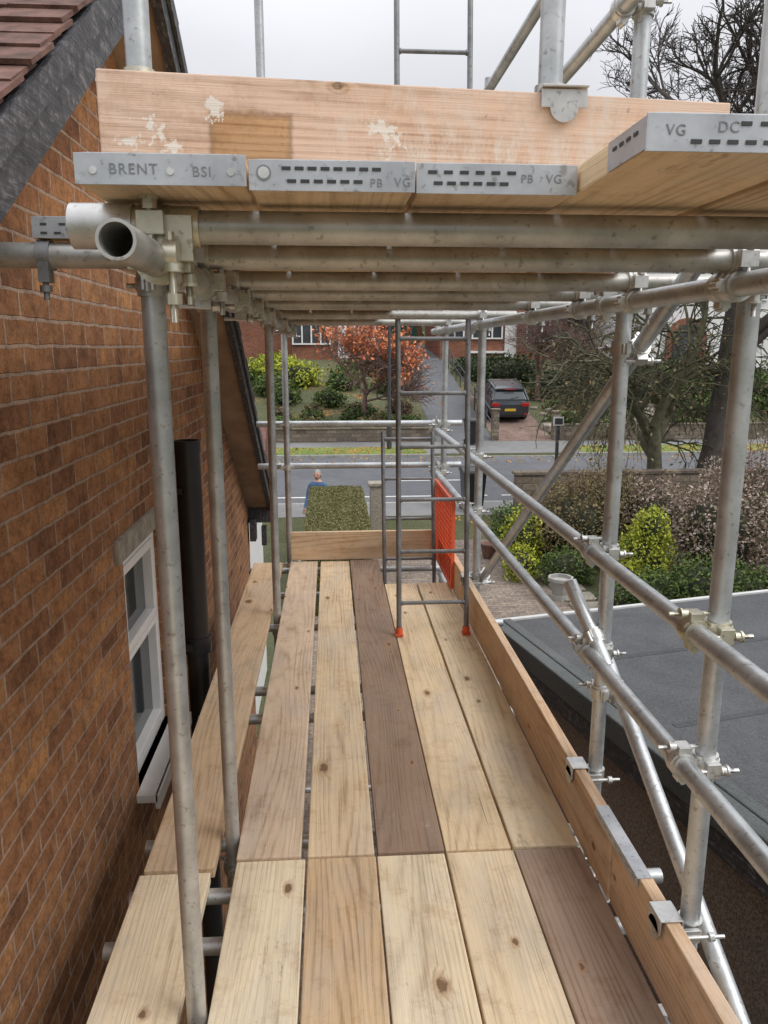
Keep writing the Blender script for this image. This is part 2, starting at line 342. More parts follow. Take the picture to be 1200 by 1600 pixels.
def coupler(pa,A,pb,Bx,mat=None,L=0.048,parent=scaf):
    b=MB(); pa=Vector(pa);pb=Vector(pb);A=Vector(A).normalized();Bx=Vector(Bx).normalized()
    n=(pb-pa).normalized()
    for p,ax,sg in ((pa,A,1),(pb,Bx,-1)):
        b.tube(p-ax*L/2,p+ax*L/2,0.0305,0,24)
        b.tube(p-ax*L/2*0.55,p+ax*L/2*0.55,0.0335,0,24)
        s=ax.cross(n).normalized()
        rot=Matrix((s,n,ax)).transposed()
        b.box(p+s*0.038,(0.022,0.034,L*0.8),0,rot)
        b.box(p-s*0.036,(0.016,0.026,L*0.6),0,rot)
        b.tube(p+s*0.043-n*sg*0.030,p+s*0.043+n*sg*-0.062,0.0055,0,10)
        b.tube(p+s*0.043-n*0.05,p+s*0.043+n*0.05,0.0055,0,10)
        b.tube(p+s*0.043+n*-0.018*sg,p+s*0.043+n*-0.031*sg,0.0115,0,6)
        b.tube(p+s*0.043+n*-0.031*sg,p+s*0.043+n*-0.036*sg,0.014,0,12)
        b.tube(p-s*0.044-ax*L*0.35,p-s*0.044+ax*L*0.35,0.007,0,10)
    m=(pa+pb)/2
    b.box(m,(0.03,0.03,0.03),0,Matrix((A.cross(n).normalized(),n,A)).transposed())
    return b.obj('coupler',mat or M_zinc,parent,0.0025)
Z=(0,0,1);Y=(0,1,0);X=(1,0,0)
for i,y in enumerate(YS):
    for z in (0.99,0.65,1.765,-0.114):
        coupler((XR,y,z),Z,(RX,y,z),Y,M_zincy if (i==0 and z==0.99) else M_zinc)
    for z in (1.765,-0.114):
        lx=-0.252-0.0088*(y-0.975) if z>0 else -0.300
        coupler((XL,y,z),Z,(lx,y,z),Y,M_zinc)
for y in (1.22,1.60,2.15,2.62,3.25,4.35,5.6):
    lx=-0.252-0.0088*(y-0.975)
    coupler((lx,y,1.765),Y,(lx,y,1.814),X,M_zincy if y<1.5 else M_zinc)
    coupler((RX,y,1.765),Y,(RX,y,1.814),X,M_zinc)
for y in (2.16,4.55): coupler((RX,y,-0.114),Y,(RX,y,-0.0645),X)
for z in (2.58,2.95):
    for y in YS[:3]: coupler((XR,y,z),Z,(RX,y,z),Y)
for z in (1.04,0.70):
    coupler((XL,YS[3],z),Z,(XL,6.19,z),X); coupler((XR,YS[3],z),Z,(XR,6.19,z),X)
    coupler((RX,6.19,z-0.05),Y,(RX,6.19,z),X)
coupler((XR,2.37,1.635),Z,(0.95,2.37,1.635),bd); coupler((XR,4.62,0.225),Z,(0.95,4.62,0.225),bd)
coupler((XR,2.37,0.50),Z,(0.955,2.37,0.497),(0,2.35,1.35))
coupler((RX,2.36,0.65),Y,(0.86,2.36,0.70),(-0.085,0.16,0.24))
b=MB(); b.tube((-0.375,1.22,1.814),(-0.285,1.22,1.814),0.0325,0,28,True); b.tube((-0.285,1.22,1.814),(-0.19,1.22,1.814),0.0295,1,28,True)
b.box((-0.235,1.20,1.795),(0.075,0.03,0.065),1); b.tube((-0.225,1.165,1.80),(-0.225,1.165,1.675),0.006,1,10)
b.tube((-0.225,1.165,1.70),(-0.225,1.165,1.715),0.013,1,6); b.tube((-0.225,1.165,1.745),(-0.225,1.165,1.757),0.016,1,14)
b.tube((-0.235,1.165,1.77),(-0.215,1.165,1.77),0.02,1,14)
b.obj('sleeve_coupler',[M_zinc,M_zincy],scaf,0.006)
b=MB(); b.tube((-0.56,1.60,1.814),(-0.535,1.60,1.814),0.029,0,20); b.box((-0.548,1.59,1.783),(0.02,0.03,0.04)); b.tube((-0.548,1.585,1.79),(-0.548,1.585,1.73),0.006,0,8); b.tube((-0.548,1.585,1.745),(-0.548,1.585,1.757),0.012,0,6)
b.obj('board_clip',M_lad,scaf)
for (y,z) in ((1.65,0.19),(2.37,0.19),(4.62,0.19),(0.0,0.19)):
    b=MB()
    b.box((0.832,y,0.232),(0.058,0.075,0.004)); b.box((0.8045,y,0.212),(0.004,0.075,0.042)); b.box((0.861,y,0.19),(0.004,0.075,0.085))
    b.tube((XR,y,z-0.022),(XR,y,z+0.022),0.031,0,22); b.box((XR-0.015,y-0.038,z),(0.05,0.012,0.036)); b.tube((XR-0.03,y-0.045,z),(XR+0.07,y-0.045,z),0.0055,0,8)
    b.tube((XR+0.03,y-0.045,z),(XR+0.043,y-0.045,z),0.012,0,6)
    b.tube((0.8065,y,0.19),(0.8025,y,0.19),0.030,0,20)
    b.obj('toe_board_clip',M_zinc,scaf,0.0015)
b=MB(); ty=1.573
b.box((0.445,ty-0.024,2.098),(0.088,0.004,0.032)); b.box((0.445,ty+0.01,2.1175),(0.088,0.09,0.004))
b.tube((0.445,ty-0.0265,2.083),(0.445,ty-0.0215,2.083),0.027,0,24)
b.tube((0.445,1.655,2.10),(0.445,1.655,2.15),0.031,0,24)
b.obj('toe_board_clip',M_zinc,scaf,0.001)
b=MB(); b.tube((XL,1.65,2.10),(XL,1.65,2.16),0.030,0,22); b.tube((XL-0.075,1.63,2.13),(XL-0.03,1.63,2.13),0.008,0,8); b.tube((XL-0.075,1.63,2.13),(XL-0.06,1.63,2.13),0.015,0,6)
b.obj('toe_board_clip',M_zincy,scaf,0.001)

# ---------------------------------------------------------------- BOARDS
C={'pale':(0.84,0.70,0.495),'tan':(0.78,0.60,0.39),'mid':(0.70,0.53,0.35),'old':(0.42,0.30,0.215),'pink':(0.74,0.58,0.43)}
def board(x0,x1,y0,y1,ztop,col,name='scaffold_board',bands=(False,False),mat=None,tilt=0,th=0.038):
    b=MB(); w=x1-x0-0.0065; L=y1-y0-0.004
    b.box((0,0,0),(w,L,th))
    o=b.obj(name,mat or M_wood,None,0.0035)
    o.location=((x0+x1)/2,(y0+y1)/2,ztop-th/2); o.color=(*C[col],1) if isinstance(col,str) else (*col,1)
    o.rotation_euler=(random.uniform(-.0006,.0006),0,random.uniform(-.0012,.0012)+tilt)
    for k,e in enumerate((-1,1)):
        if bands[k]:
            q=MB(); yb=e*(L/2+0.0008)
            q.box((0,yb,0),(w+0.004,0.0016,th+0.001)); q.box((0,yb-e*0.014,th/2+0.0008),(w-0.02,0.026,0.0014)); 
            q.obj('galvanised_end_band',M_band,o,0.0004)
    return o
wx=[-0.333+0.2296*i for i in range(6)]
nearc=[(0.92,0.79,0.57),(0.74,0.54,0.33),(0.90,0.76,0.54),(0.86,0.70,0.48),(0.46,0.34,0.26)]
farc=['pink',(0.80,0.63,0.42),(0.36,0.255,0.185),(0.82,0.65,0.43),(0.86,0.71,0.49)]
for i in range(5):
    board(wx[i],wx[i+1],-1.66,2.24,0.0+random.uniform(-.002,.002),nearc[i])
    y1=5.84 if i<3 else 5.22
    g=0.018 if i==0 else (0.004 if i in (1,3) else 0)
    board(wx[i]-g*0.3,wx[i+1]-g,2.248,y1+random.uniform(-.01,.01),random.uniform(-.002,.003),farc[i],tilt=(0.002 if i==0 else 0))
board(-0.635,-0.405,-1.4,2.20,-0.004,(0.90,0.76,0.54)); board(-0.625,-0.395,2.21,5.82,0.0,(0.72,0.54,0.355)); 
def toeboard(p0,p1,z0,h,col,name='toe_board',mat=None,th=0.038):
    p0=Vector(p0);p1=Vector(p1); L=(p1-p0).length; ang=math.atan2(p1.y-p0.y,p1.x-p0.x)-math.pi/2
    b=MB(); b.box((0,0,0),(h,L,th)); o=b.obj(name,mat or M_wood,None,0.003)
    mm=Matrix.Rotation(ang,3,'Z')@Matrix.Rotation(math.radians(90),3,'Y')
    o.rotation_euler=mm.to_euler(); o.location=((p0.x+p1.x)/2,(p0.y+p1.y)/2,z0+h/2)
    o.color=(*C[col],1) if isinstance(col,str) else (*col,1); return o
toeboard((0.832,1.985),(0.832,5.60),0.002,0.225,(0.66,0.47,0.31))
toeboard((0.836,-1.7),(0.836,1.975),0.002,0.225,(0.68,0.49,0.33))
toeboard((-0.333,5.875),(0.80,5.885),0.002,0.225,(0.78,0.59,0.39))
tb=toeboard((-0.40,1.50),(0.79,1.613),1.885,0.225,(0.72,0.53,0.42),mat=M_wood_st)
b=MB(); b.box((0.832,1.95,0.2285),(0.040,0.34,0.0016)); b.box((0.8118,1.95,0.214),(0.0016,0.34,0.03))
for k in range(7):
    b.box((0.8106,1.81+k*0.045,0.214),(0.0012,0.020,0.003),1)
jp=b.obj('joint_plate',[M_band,M_text],scaf)
b=MB(); X0=0.802
for k in range(15):
    z=0.07+k*0.038; b.box((X0,5.42,z),(0.012,0.86,0.011))
for k in range(12):
    y=4.99+k*0.078; b.box((X0-0.002,y,0.335),(0.016,0.014,0.57))
b.box((X0,5.42,0.045),(0.022,0.90,0.03)); b.box((X0,5.42,0.625),(0.022,0.90,0.03)); b.box((X0,4.975,0.335),(0.022,0.03,0.58)); b.box((X0,5.865,0.335),(0.022,0.03,0.58))
b.obj('orange_mesh_guard',M_orange,None)

UZ=1.884
ux=[-0.333+0.2255*i for i in range(6)]
ubc=['mid','tan','mid','tan','mid']
uy0=[1.10,1.105,1.11,0.88,0.90]
uend=[5.9,5.9,5.9,4.0,4.0]
UB=[]
for i in range(5):
    o=board(ux[i],ux[i+1],uy0[i],uend[i],UZ+(0.004 if i==0 else 0)+(0.004 if i==3 else 0),ubc[i],bands=(True,False)); o.rotation_euler=(0,0,0); UB.append(o)
ib=board(-0.565,-0.337,1.58,5.6,1.882,'mid',bands=(True,False)); ib.rotation_euler=(0,0,0)
def banddetail(o,kind):
    me=o.data; ymin=min(v.co.y for v in me.vertices)-0.0022
    xm=[v.co.x for v in me.vertices]; x0,x1=min(xm),max(xm)
    b=MB(); T=lambda s,sz,x,z: text(s,sz,(x,ymin+0.0004,z),(math.pi/2,0,0),M_text,o)
    def slotrow(xa,xb,z,n,w=0.012):
        for k in range(n):
            b.box((xa+(xb-xa)*k/(n-1),ymin,z),(w,0.0012,0.0042))
    if kind=='text':
        T('BRENT',0.019,x0+0.042,-0.006); T('BSI',0.018,x0+0.150,-0.008)
        for xx in (x0+0.022,x0+0.122,x1-0.018): b.tube((xx,ymin-0.001,-0.002),(xx,ymin+0.001,-0.002),0.005,1,12)
    elif kind=='slots':
        slotrow(x0+0.048,x1-0.05,0.009,8); slotrow(x0+0.055,x1-0.075,-0.007,6)
        b.tube((x0+0.018,ymin-0.0005,0.003),(x0+0.018,ymin+0.001,0.003),0.010,2,20); b.tube((x0+0.018,ymin-0.0009,0.003),(x0+0.018,ymin+0.001,0.003),0.0075,1,20)
        T('PB',0.015,x0+0.160,-0.013); T('VG',0.016,x1-0.026,-0.012)
    elif kind=='slots2':
        slotrow(x0+0.02,x1-0.09,0.008,6); slotrow(x0+0.028,x1-0.10,-0.006,6)
        T('PB',0.015,x0+0.142,-0.004); T('VG',0.016,x1-0.042,-0.004)
    elif kind=='right':
        T('VG',0.016,x0+0.02,-0.003); T('DC',0.016,x0+0.078,0.001)
        slotrow(x0+0.11,x1-0.02,0.010,5); slotrow(x0+0.055,x1-0.02,-0.009,8)
        q=MB(); q.box((x0-0.001,ymin+0.060,0.0),(0.0016,0.12,0.034)); q.obj('galvanised_side_band',M_band,o)
        for k in range(4): b.box((x0-0.0022,ymin+0.03+k*0.022,0.005),(0.0012,0.012,0.004))
    elif kind=='98':
        slotrow(x0+0.02,x0+0.09,0.006,3); T('98',0.018,x0+0.06,-0.012)
        slotrow(x0+0.02,x0+0.045,-0.010,2); slotrow(x0+0.10,x0+0.16,-0.010,3)
    b.obj('band_slots',[M_dark,M_zinc,M_text],o)
for o,k in zip(UB,['text','slots','slots2','right','slots']): banddetail(o,k)
banddetail(ib,'98')

# ---------------------------------------------------------------- LADDERS
def ladder(name,x0,x1,b0,t0,first=0.19,mat=M_lad,feet=True):
    e=empty(name)
    m=MB(); 
    for x in (x0,x1): m.tube((x,b0[0],b0[1]),(x,t0[0],t0[1]),0.015,0,18)
    m.obj('stiles',mat,e)
    m=MB(); L=math.hypot(t0[0]-b0[0],t0[1]-b0[1]); s=first
    dy=(t0[0]-b0[0])/L; dz=(t0[1]-b0[1])/L
    while s<L-0.05:
        y=b0[0]+dy*s; z=b0[1]+dz*s; m.tube((x0,y,z),(x1,y,z),0.0115,0,14)
        for x,sg in ((x0,1),(x1,-1)): m.tube((x+sg*0.012,y,z),(x+sg*0.022,y,z),0.0155,0,14)
        s+=0.30
    m.obj('rungs',mat,e)
    if feet:
        m=MB()
        for x in (x0,x1): m.tube((x,b0[0],b0[1]),(x,b0[0]+dy*0.045,b0[1]+dz*0.045),0.021,0,18); m.box((x,b0[0],b0[1]+0.006),(0.046,0.05,0.012))
        m.obj('rubber_feet',M_orange,e)
    return e
ladder('ladder',0.372,0.765,(4.20,0.004),(4.62,4.6))
ladder('ladder',0.378,0.752,(4.95,GZ+0.01),(5.74,1.02))

# ---------------------------------------------------------------- OUR HOUSE (left)
house=empty('brick_house')
WX=-0.85; apY,apZ,sl=3.2,2.95,0.66
def rl(y): return apZ-sl*abs(y-apY)
b=MB(); wx0=WX-0.25
wy0,wy1=3.05,3.72; wz0,wz1=-0.22,0.80
yl=lambda z: apY-(apZ-z)/sl
yr=lambda z: apY+(apZ-z)/sl
E=7.62
b.prism([(-2.2,GZ),(E,GZ),(E,wz0),(-2.2,wz0)],'X',wx0,WX)
b.prism([(yl(wz0),wz0),(wy0,wz0),(wy0,wz1),(yl(wz1),wz1)],'X',wx0,WX)
b.prism([(wy1,wz0),(E,wz0),(E,rl(E)),(yr(wz1),wz1),(wy1,wz1)],'X',wx0,WX)
b.prism([(yl(wz1),wz1),(yr(wz1),wz1),(apY,apZ)],'X',wx0,WX)
b.obj('gable_wall',M_brick,house)
b=MB(); b.prism([(WX-6,GZ),(wx0-0.002,GZ),(wx0-0.002,rl(E)),(WX-6,rl(E))],'Y',E-0.25,E); b.obj('far_wall',M_brickX,house)
for sgn,ye in ((-1,-1.9),(1,7.75)):
    b=MB(); b.prism([(apY,apZ-0.005),(ye,rl(ye)-0.005),(ye,rl(ye)+0.165),(apY,apZ+0.165)],'X',-0.655,-0.615)
    b.prism([(apY,apZ+0.10),(ye,rl(ye)+0.10),(ye,rl(ye)+0.172),(apY,apZ+0.172)],'X',-0.612,-0.598)
    b.obj('barge_board',M_barge,house,0.003)
    b=MB(); b.prism([(apY,apZ+0.02),(ye,rl(ye)+0.02),(ye,rl(ye)+0.04),(apY,apZ+0.04)],'X',WX-0.02,-0.657); b.obj('soffit',M_soffit,house)
    b=MB(); L=math.hypot(ye-apY,rl(ye)-apZ)+0.12; n=int(L/0.11)+1
    dv=Vector((0,(ye-apY),(rl(ye)-apZ))).normalized(); nv=Vector((0,-dv.z*sgn,abs(dv.y))).normalized()
    if nv.z<0: nv=-nv
    for k in range(n):
        s0=k*0.11; s1=s0+0.17
        a=Vector((0,apY,apZ+0.178))+dv*s0+nv*0.003; c=Vector((0,apY,apZ+0.178))+dv*s1+nv*0.016
        t=nv*0.011
        pts=[a,c,c+t,a+t]
        x=-0.600+random.uniform(-0.006,0.006)-(0.012 if k%2 else 0)
        while x>-4.5:
            wdt=0.168; o=random.uniform(-0.003,0.003); o2=random.uniform(-0.005,0.005)
            vs=[(x-0.0015,p.y+o2,p.z+o) for p in pts]+[(x-wdt+0.0015,p.y+o2,p.z+o) for p in pts]
            b.add(vs,[(0,1,2,3),(7,6,5,4),(0,4,5,1),(1,5,6,2),(2,6,7,3),(3,7,4,0)])
            x-=wdt
    b.obj('roof_tiles',M_tile2,house)
b=MB(); b.tube((-0.60,apY,apZ+0.20),(-4.6,apY,apZ+0.20),0.09,0,14); b.obj('ridge_tiles',M_tile2,house)
b=MB(); b.box((-0.72,7.66,0.0),(0.30,0.16,0.16)); b.box((-0.80,7.55,-0.14),(0.06,0.14,0.22)); b.box((-0.70,7.62,-0.22),(0.05,0.06,0.2)); b.obj('eaves_bracket',M_barge,house,0.004)
b=MB(); fx=WX-0.06
def frame(b,ya,yb,za,zb,x,t=0.055,d=0.06,mi=0):
    b.box((x,ya+t/2,(za+zb)/2),(d,t,zb-za),mi); b.box((x,yb-t/2,(za+zb)/2),(d,t,zb-za),mi)
    b.box((x,(ya+yb)/2,za+t/2),(d-0.002,yb-ya-2*t,t),mi); b.box((x,(ya+yb)/2,zb-t/2),(d-0.002,yb-ya-2*t,t),mi)
frame(b,wy0,wy1,wz0,wz1,fx); 
frame(b,wy0+0.055,wy1-0.055,0.36,wz1-0.055,fx+0.012,0.04,0.05); frame(b,wy0+0.055,wy1-0.055,wz0+0.055,0.352,fx+0.010,0.03,0.05)
b.box((fx-0.012,(wy0+wy1)/2,(wz0+wz1)/2),(0.01,wy1-wy0-0.1,wz1-wz0-0.1),1)
b.box((fx-0.05,(wy0+wy1)/2,(wz0+wz1)/2),(0.01,wy1-wy0-0.1,wz1-wz0-0.1),2)
b.obj('window',[M_white,M_glass,M_white],house,0.003)
b=MB(); b.box((WX+0.01,(wy0+wy1)/2,wz0-0.02),(0.16,wy1-wy0+0.10,0.04)); b.box((WX+0.085,(wy0+wy1)/2,wz0-0.035),(0.02,wy1-wy0+0.10,0.07)); b.obj('window_sill',M_white,house,0.004)
b=MB(); b.box((WX-0.03,(wy0+wy1)/2-0.05,wz1+0.055),(0.10,wy1-wy0+0.12,0.10)); b.obj('window_lintel',M_conc,house,0.012)
b=MB(); b.tube((-0.765,4.10,0.02),(-0.765,4.10,1.16),0.066,0,28,True); b.tube((-0.765,4.10,-0.02),(-0.765,4.10,0.07),0.076,0,28); b.tube((-0.765,4.10,GZ),(-0.765,4.10,0.03),0.060,0,28)
b.box((-0.82,4.10,0.03),(0.09,0.19,0.035)); b.box((-0.82,4.10,0.9),(0.06,0.15,0.03)); b.tube((-0.765,4.1,1.10),(-0.765,4.1,1.161),0.070,0,28,True)
b.obj('soil_pipe',M_black,house)

porch=empty('tiled_porch')
b=MB(); b.box((-1.7,9.3,-1.4),(1.5,1.6,2.7)); b.obj('walls',M_white,porch)
b=MB(); b.prism([(8.3,0.0),(10.3,0.0),(9.3,0.72)],'X',-2.6,-0.78); b.obj('roof',M_tile2,porch)

# ---------------------------------------------------------------- GROUND
rows=[(-400,GZ),(-60,GZ),(-5,GZ),(5,GZ),(12,GZ),(17.2,GZ),(17.8,-2.30),(19.4,-2.30),(19.5,-2.46),(28.5,-2.46),(28.6,-2.30),(32.5,-2.30),(48,0.8),(60,1.9),(120,4.0),(300,9),(900,24)]
def gz(y):
    for (a,za),(c,zc) in zip(rows,rows[1:]):
        if a<=y<=c: return za+(zc-za)*(y-a)/(c-a)
    return rows[-1][1]
xs=[-900,-200,-60,-20,0,20,60,200,900]
vs=[(x,y,z) for (y,z) in rows for x in xs]; nx=len(xs)
fs=[(j*nx+i,j*nx+i+1,(j+1)*nx+i+1,(j+1)*nx+i) for j in range(len(rows)-1) for i in range(nx-1)]
b=MB(); b.add(vs,fs); b.obj('ground',M_ground)
def sheet(name,x0,x1,y0,y1,dz,mat):
    ys=sorted(set([y0,y1]+[y for y,_ in rows if y0<y<y1])); b=MB()
    for a,c in zip(ys,ys[1:]):
        b.quad((x0,a,gz(a)+dz),(x1,a,gz(a)+dz),(x1,c,gz(c)+dz),(x0,c,gz(c)+dz))
    return b.obj(name,mat)
b=MB(); b.quad((-300,19.5,-2.40),(300,19.5,-2.40),(300,28.5,-2.40),(-300,28.5,-2.40)); b.obj('road',M_asph)
sheet('pavement',-300,300,17.81,19.38,0.012,M_pavement)
sheet('grass_verge',-300,3.6,28.66,30.8,0.010,M_grass); sheet('grass_verge',9.6,300,28.66,30.8,0.010,M_grass)
sheet('pavement',-300,300,30.8,32.45,0.008,M_pavement)
sheet('driveway',3.6,9.6,28.66,30.8,0.010,M_pavement)
sheet('driveway',4.45,6.9,32.46,59,0.012,M_asph)
sheet('driveway',7.0,9.5,32.46,40,0.012,M_pavered)
sheet('block_paved_drive',-0.6,4.1,4.0,17.2,0.008,M_pave)
for y0,y1 in ((19.38,19.5),(28.5,28.62)):
    b=MB(); x=-150
    while x<150:
        if y0<20 or not (3.6<x+0.5<9.6): b.box((x+0.455,(y0+y1)/2,-2.37),(0.905,0.12,0.17))
        else: b.box((x+0.455,(y0+y1)/2,-2.42),(0.905,0.12,0.10))
        x+=0.915
    b.obj('kerb',M_kerb,None,0.01)
b=MB()
x=-100
while x<100:
    b.quad((x,23.3,-2.395),(x+2.0,23.3,-2.395),(x+2.0,23.44,-2.395),(x,23.44,-2.395)); x+=6
b.quad((-100,20.75,-2.395),(2.8,20.75,-2.395),(2.8,20.88,-2.395),(-100,20.88,-2.395))
x=2.9
while x<6: b.quad((x,20.75,-2.395),(x+0.5,20.75,-2.395),(x+0.5,20.88,-2.395),(x,20.88,-2.395)); x+=0.9
b.quad((6.2,20.75,-2.395),(100,20.75,-2.395),(100,20.88,-2.395),(6.2,20.88,-2.395))
b.obj('road_markings',M_mark)

# ---------------------------------------------------------------- flat roof garage
gar=empty('flat_roof_garage'); ang=math.radians(13)
gar.location=(1.30,5.75,0); gar.rotation_euler=(0,0,ang)
b=MB(); b.box((4.0,-4.5,-0.565),(8.0,9.0,0.10)); b.obj('roof',M_felt,gar)
b=MB()
for k in range(9): b.box((4.1,-0.9-k*0.97,-0.514),(7.7,0.05,0.003))
b.obj('felt_laps',M_feltlap,gar)
b=MB(); b.box((-0.015,-4.5,-0.57),(0.10,9.0,0.15)); b.box((0.075,-4.5,-0.503),(0.08,9.0,0.03)); b.obj('felt_edge_upstand',M_feltg,gar,0.01)
b=MB(); b.box((4.0,0.03,-0.525),(8.1,0.04,0.05)); b.obj('edge_trim',M_trim,gar,0.005)
b=MB(); b.box((-0.03,-4.5,-0.71),(0.05,9.0,0.12)); b.obj('fascia',M_barge,gar)
b=MB(); b.box((4.0,-4.5,-1.72),(7.98,8.8,2.05)); b.obj('walls',M_pebble,gar)
b=MB(); b.box((3.55,-0.9,-0.42),(0.9,0.9,0.16)); b.box((3.55,-0.9,-0.33),(0.8,0.8,0.02),1); b.obj('rooflight',[M_white,M_glass],gar,0.01)
sheet('gravel_path',0.6,3.2,-4,3.99,0.004,M_pebble)

# ---------------------------------------------------------------- foliage
def leafmesh(name,pts,size,mat,parent=None,flat=0.5):
    n=len(pts); pts=np.asarray(pts)
    a=np.random.normal(size=(n,3)); a/=np.linalg.norm(a,axis=1)[:,None]
    c=np.random.normal(size=(n,3)); c-=a*(a*c).sum(1)[:,None]; c/=np.linalg.norm(c,axis=1)[:,None]
    s=size*np.random.uniform(0.6,1.4,n)[:,None]
    V=np.stack([pts-a*s,pts+c*s*flat,pts+a*s,pts-c*s*flat],1).reshape(-1,3)
    me=bpy.data.meshes.new(name); me.vertices.add(4*n); me.vertices.foreach_set('co',V.ravel())
    me.loops.add(4*n); me.loops.foreach_set('vertex_index',np.arange(4*n)); me.polygons.add(n)
    me.polygons.foreach_set('loop_start',np.arange(n)*4); me.polygons.foreach_set('loop_total',np.full(n,4))
    me.update(calc_edges=True); me.validate()
    me.materials.append(mat); o=bpy.data.objects.new(name,me); COL.objects.link(o)
    if parent: o.parent=parent
    return o
def blobpts(c,r,n,seed=0,shell=0.55,gap=0.0):
    out=[]; tot=0
    while tot<n:
        d=np.random.normal(size=(n,3)); d/=np.linalg.norm(d,axis=1)[:,None]
        rad=np.random.uniform(shell**3,1,n)**(1/3)
        lump=np.array([noise.noise(Vector((float(q[0])*2.2+seed,float(q[1])*2.2,float(q[2])*2.2+seed*3))) for q in d])
        lump2=np.array([noise.noise(Vector((float(q[0])*6+seed,float(q[1])*6,float(q[2])*6))) for q in d])
        p=d*(rad*(1+0.42*lump+0.3*lump2))[:,None]*np.array(r)
        k=lump2>-0.5+gap; p=p[k]+np.array(c)
        out.append(p); tot+=len(p)
    return np.concatenate(out)[:n]
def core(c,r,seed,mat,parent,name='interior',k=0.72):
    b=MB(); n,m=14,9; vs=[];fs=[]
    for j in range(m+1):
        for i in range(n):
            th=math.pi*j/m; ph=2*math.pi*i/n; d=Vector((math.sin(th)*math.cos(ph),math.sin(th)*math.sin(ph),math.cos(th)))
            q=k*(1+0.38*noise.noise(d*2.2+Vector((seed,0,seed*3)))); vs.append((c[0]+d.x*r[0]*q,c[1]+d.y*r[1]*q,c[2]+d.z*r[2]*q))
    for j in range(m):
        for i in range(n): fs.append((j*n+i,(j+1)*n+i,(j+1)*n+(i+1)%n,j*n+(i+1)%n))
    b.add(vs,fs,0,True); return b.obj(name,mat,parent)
sd=[1]
def shrub(name,blobs,size,mat,dens=900,corek=0.66,flat=0.5,gap=0.0,twigs=0):
    e=empty(name); P=[]; tw=MB()
    for (cx,cy,cz,rx,ry,rz) in blobs:
        sd[0]+=1; n=int(dens*(rx*ry+ry*rz+rx*rz)/3/ (size*size)*0.012)+40
        P.append(blobpts((cx,cy,cz),(rx,ry,rz),n,sd[0],0.6,gap))
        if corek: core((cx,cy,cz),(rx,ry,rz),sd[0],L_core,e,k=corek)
        for _ in range(twigs):
            a=random.uniform(0,6.28); t=random.uniform(0.1,1.0); 
            p1=(cx+rx*1.15*math.sin(t)*math.cos(a),cy+ry*1.15*math.sin(t)*math.sin(a),cz+rz*random.uniform(1.0,1.3)*math.cos(t))
            tw.tube((cx+(p1[0]-cx)*0.2,cy+(p1[1]-cy)*0.2,cz-rz*0.5),p1,0.006,0,3,r1=0.003)
    leafmesh('leaves',np.concatenate(P),size,mat,e,flat)
    if twigs: tw.obj('twigs',M_twigp,e)
    return e

def grow(name,base,mat,trunk_r,trunk_h,levels,seed,lean=(0,0),spread=0.6,up=0.25,nchild=(3,5),lenk=0.68,tipr=0.006,droop=0.0,parent=None,c0=0.72):
    rnd=random.Random(seed); b=MB(); tips=[]
    def seg(p,d,L,r,lev):
        n=4 if lev<2 else 3; rr=r; pp=Vector(p); dd=Vector(d)
        pts=[pp.copy()]; rs=[rr]
        for k in range(n):
            w=0.04 if lev==0 else 0.10+0.06*lev
            dd=(dd+Vector((rnd.uniform(-w,w),rnd.uniform(-w,w),rnd.uniform(-w,w)+ (up if lev>0 else 0)*0.25-droop*lev*0.12))).normalized()
            pp=pp+dd*L/n; rr=r*(1-0.40*(k+1)/n); pts.append(pp.copy()); rs.append(rr)
        sides=9 if lev==0 else (6 if lev==1 else (4 if lev==2 else 3))
        vs=[];fs=[]
        for q,(P,r_) in enumerate(zip(pts,rs)):
            t=(pts[min(q+1,n)]-pts[max(q-1,0)]).normalized(); qq=t.to_track_quat('Z','Y')
            flare=1.0+ (0.5 if (lev==0 and q==0) else 0)
            for i in range(sides):
                a=2*math.pi*i/sides; vs.append(P+qq@Vector((math.cos(a)*r_*flare,math.sin(a)*r_*flare,0)))
        for q in range(n):
            for i in range(sides): fs.append((q*sides+i,q*sides+(i+1)%sides,(q+1)*sides+(i+1)%sides,(q+1)*sides+i))
        b.add(vs,fs,0,True)
        if lev>=levels:
            tips.extend(pts[1:]); return
        nc=rnd.randint(*nchild)
        for c in range(nc):
            t=rnd.uniform(0.35,1.0) if lev>0 else rnd.uniform(0.55,1.0)
            if c==0: t=1.0
            k=min(n-1,int(t*n)); P=pts[k]+(pts[k+1]-pts[k])*(t*n-k) if k<n else pts[-1]
            az=rnd.uniform(0,6.283); qd=dd.to_track_quat('Z','Y')
            sp=spread*rnd.uniform(0.5,1.25)*(0.35 if c==0 else 1)
            nd=(qd@Vector((math.sin(sp)*math.cos(az),math.sin(sp)*math.sin(az),math.cos(sp)))).normalized()
            nd=(nd+Vector((0,0,up*0.4))).normalized()
            seg(P,nd,L*lenk*rnd.uniform(0.75,1.2),max(tipr,rs[k]*(rnd.uniform(0.5,c0) if c else 0.95)),lev+1)
    seg(Vector(base),Vector((lean[0],lean[1],1)).normalized(),trunk_h,trunk_r,0)
    o=b.obj(name,mat,parent); return o,tips

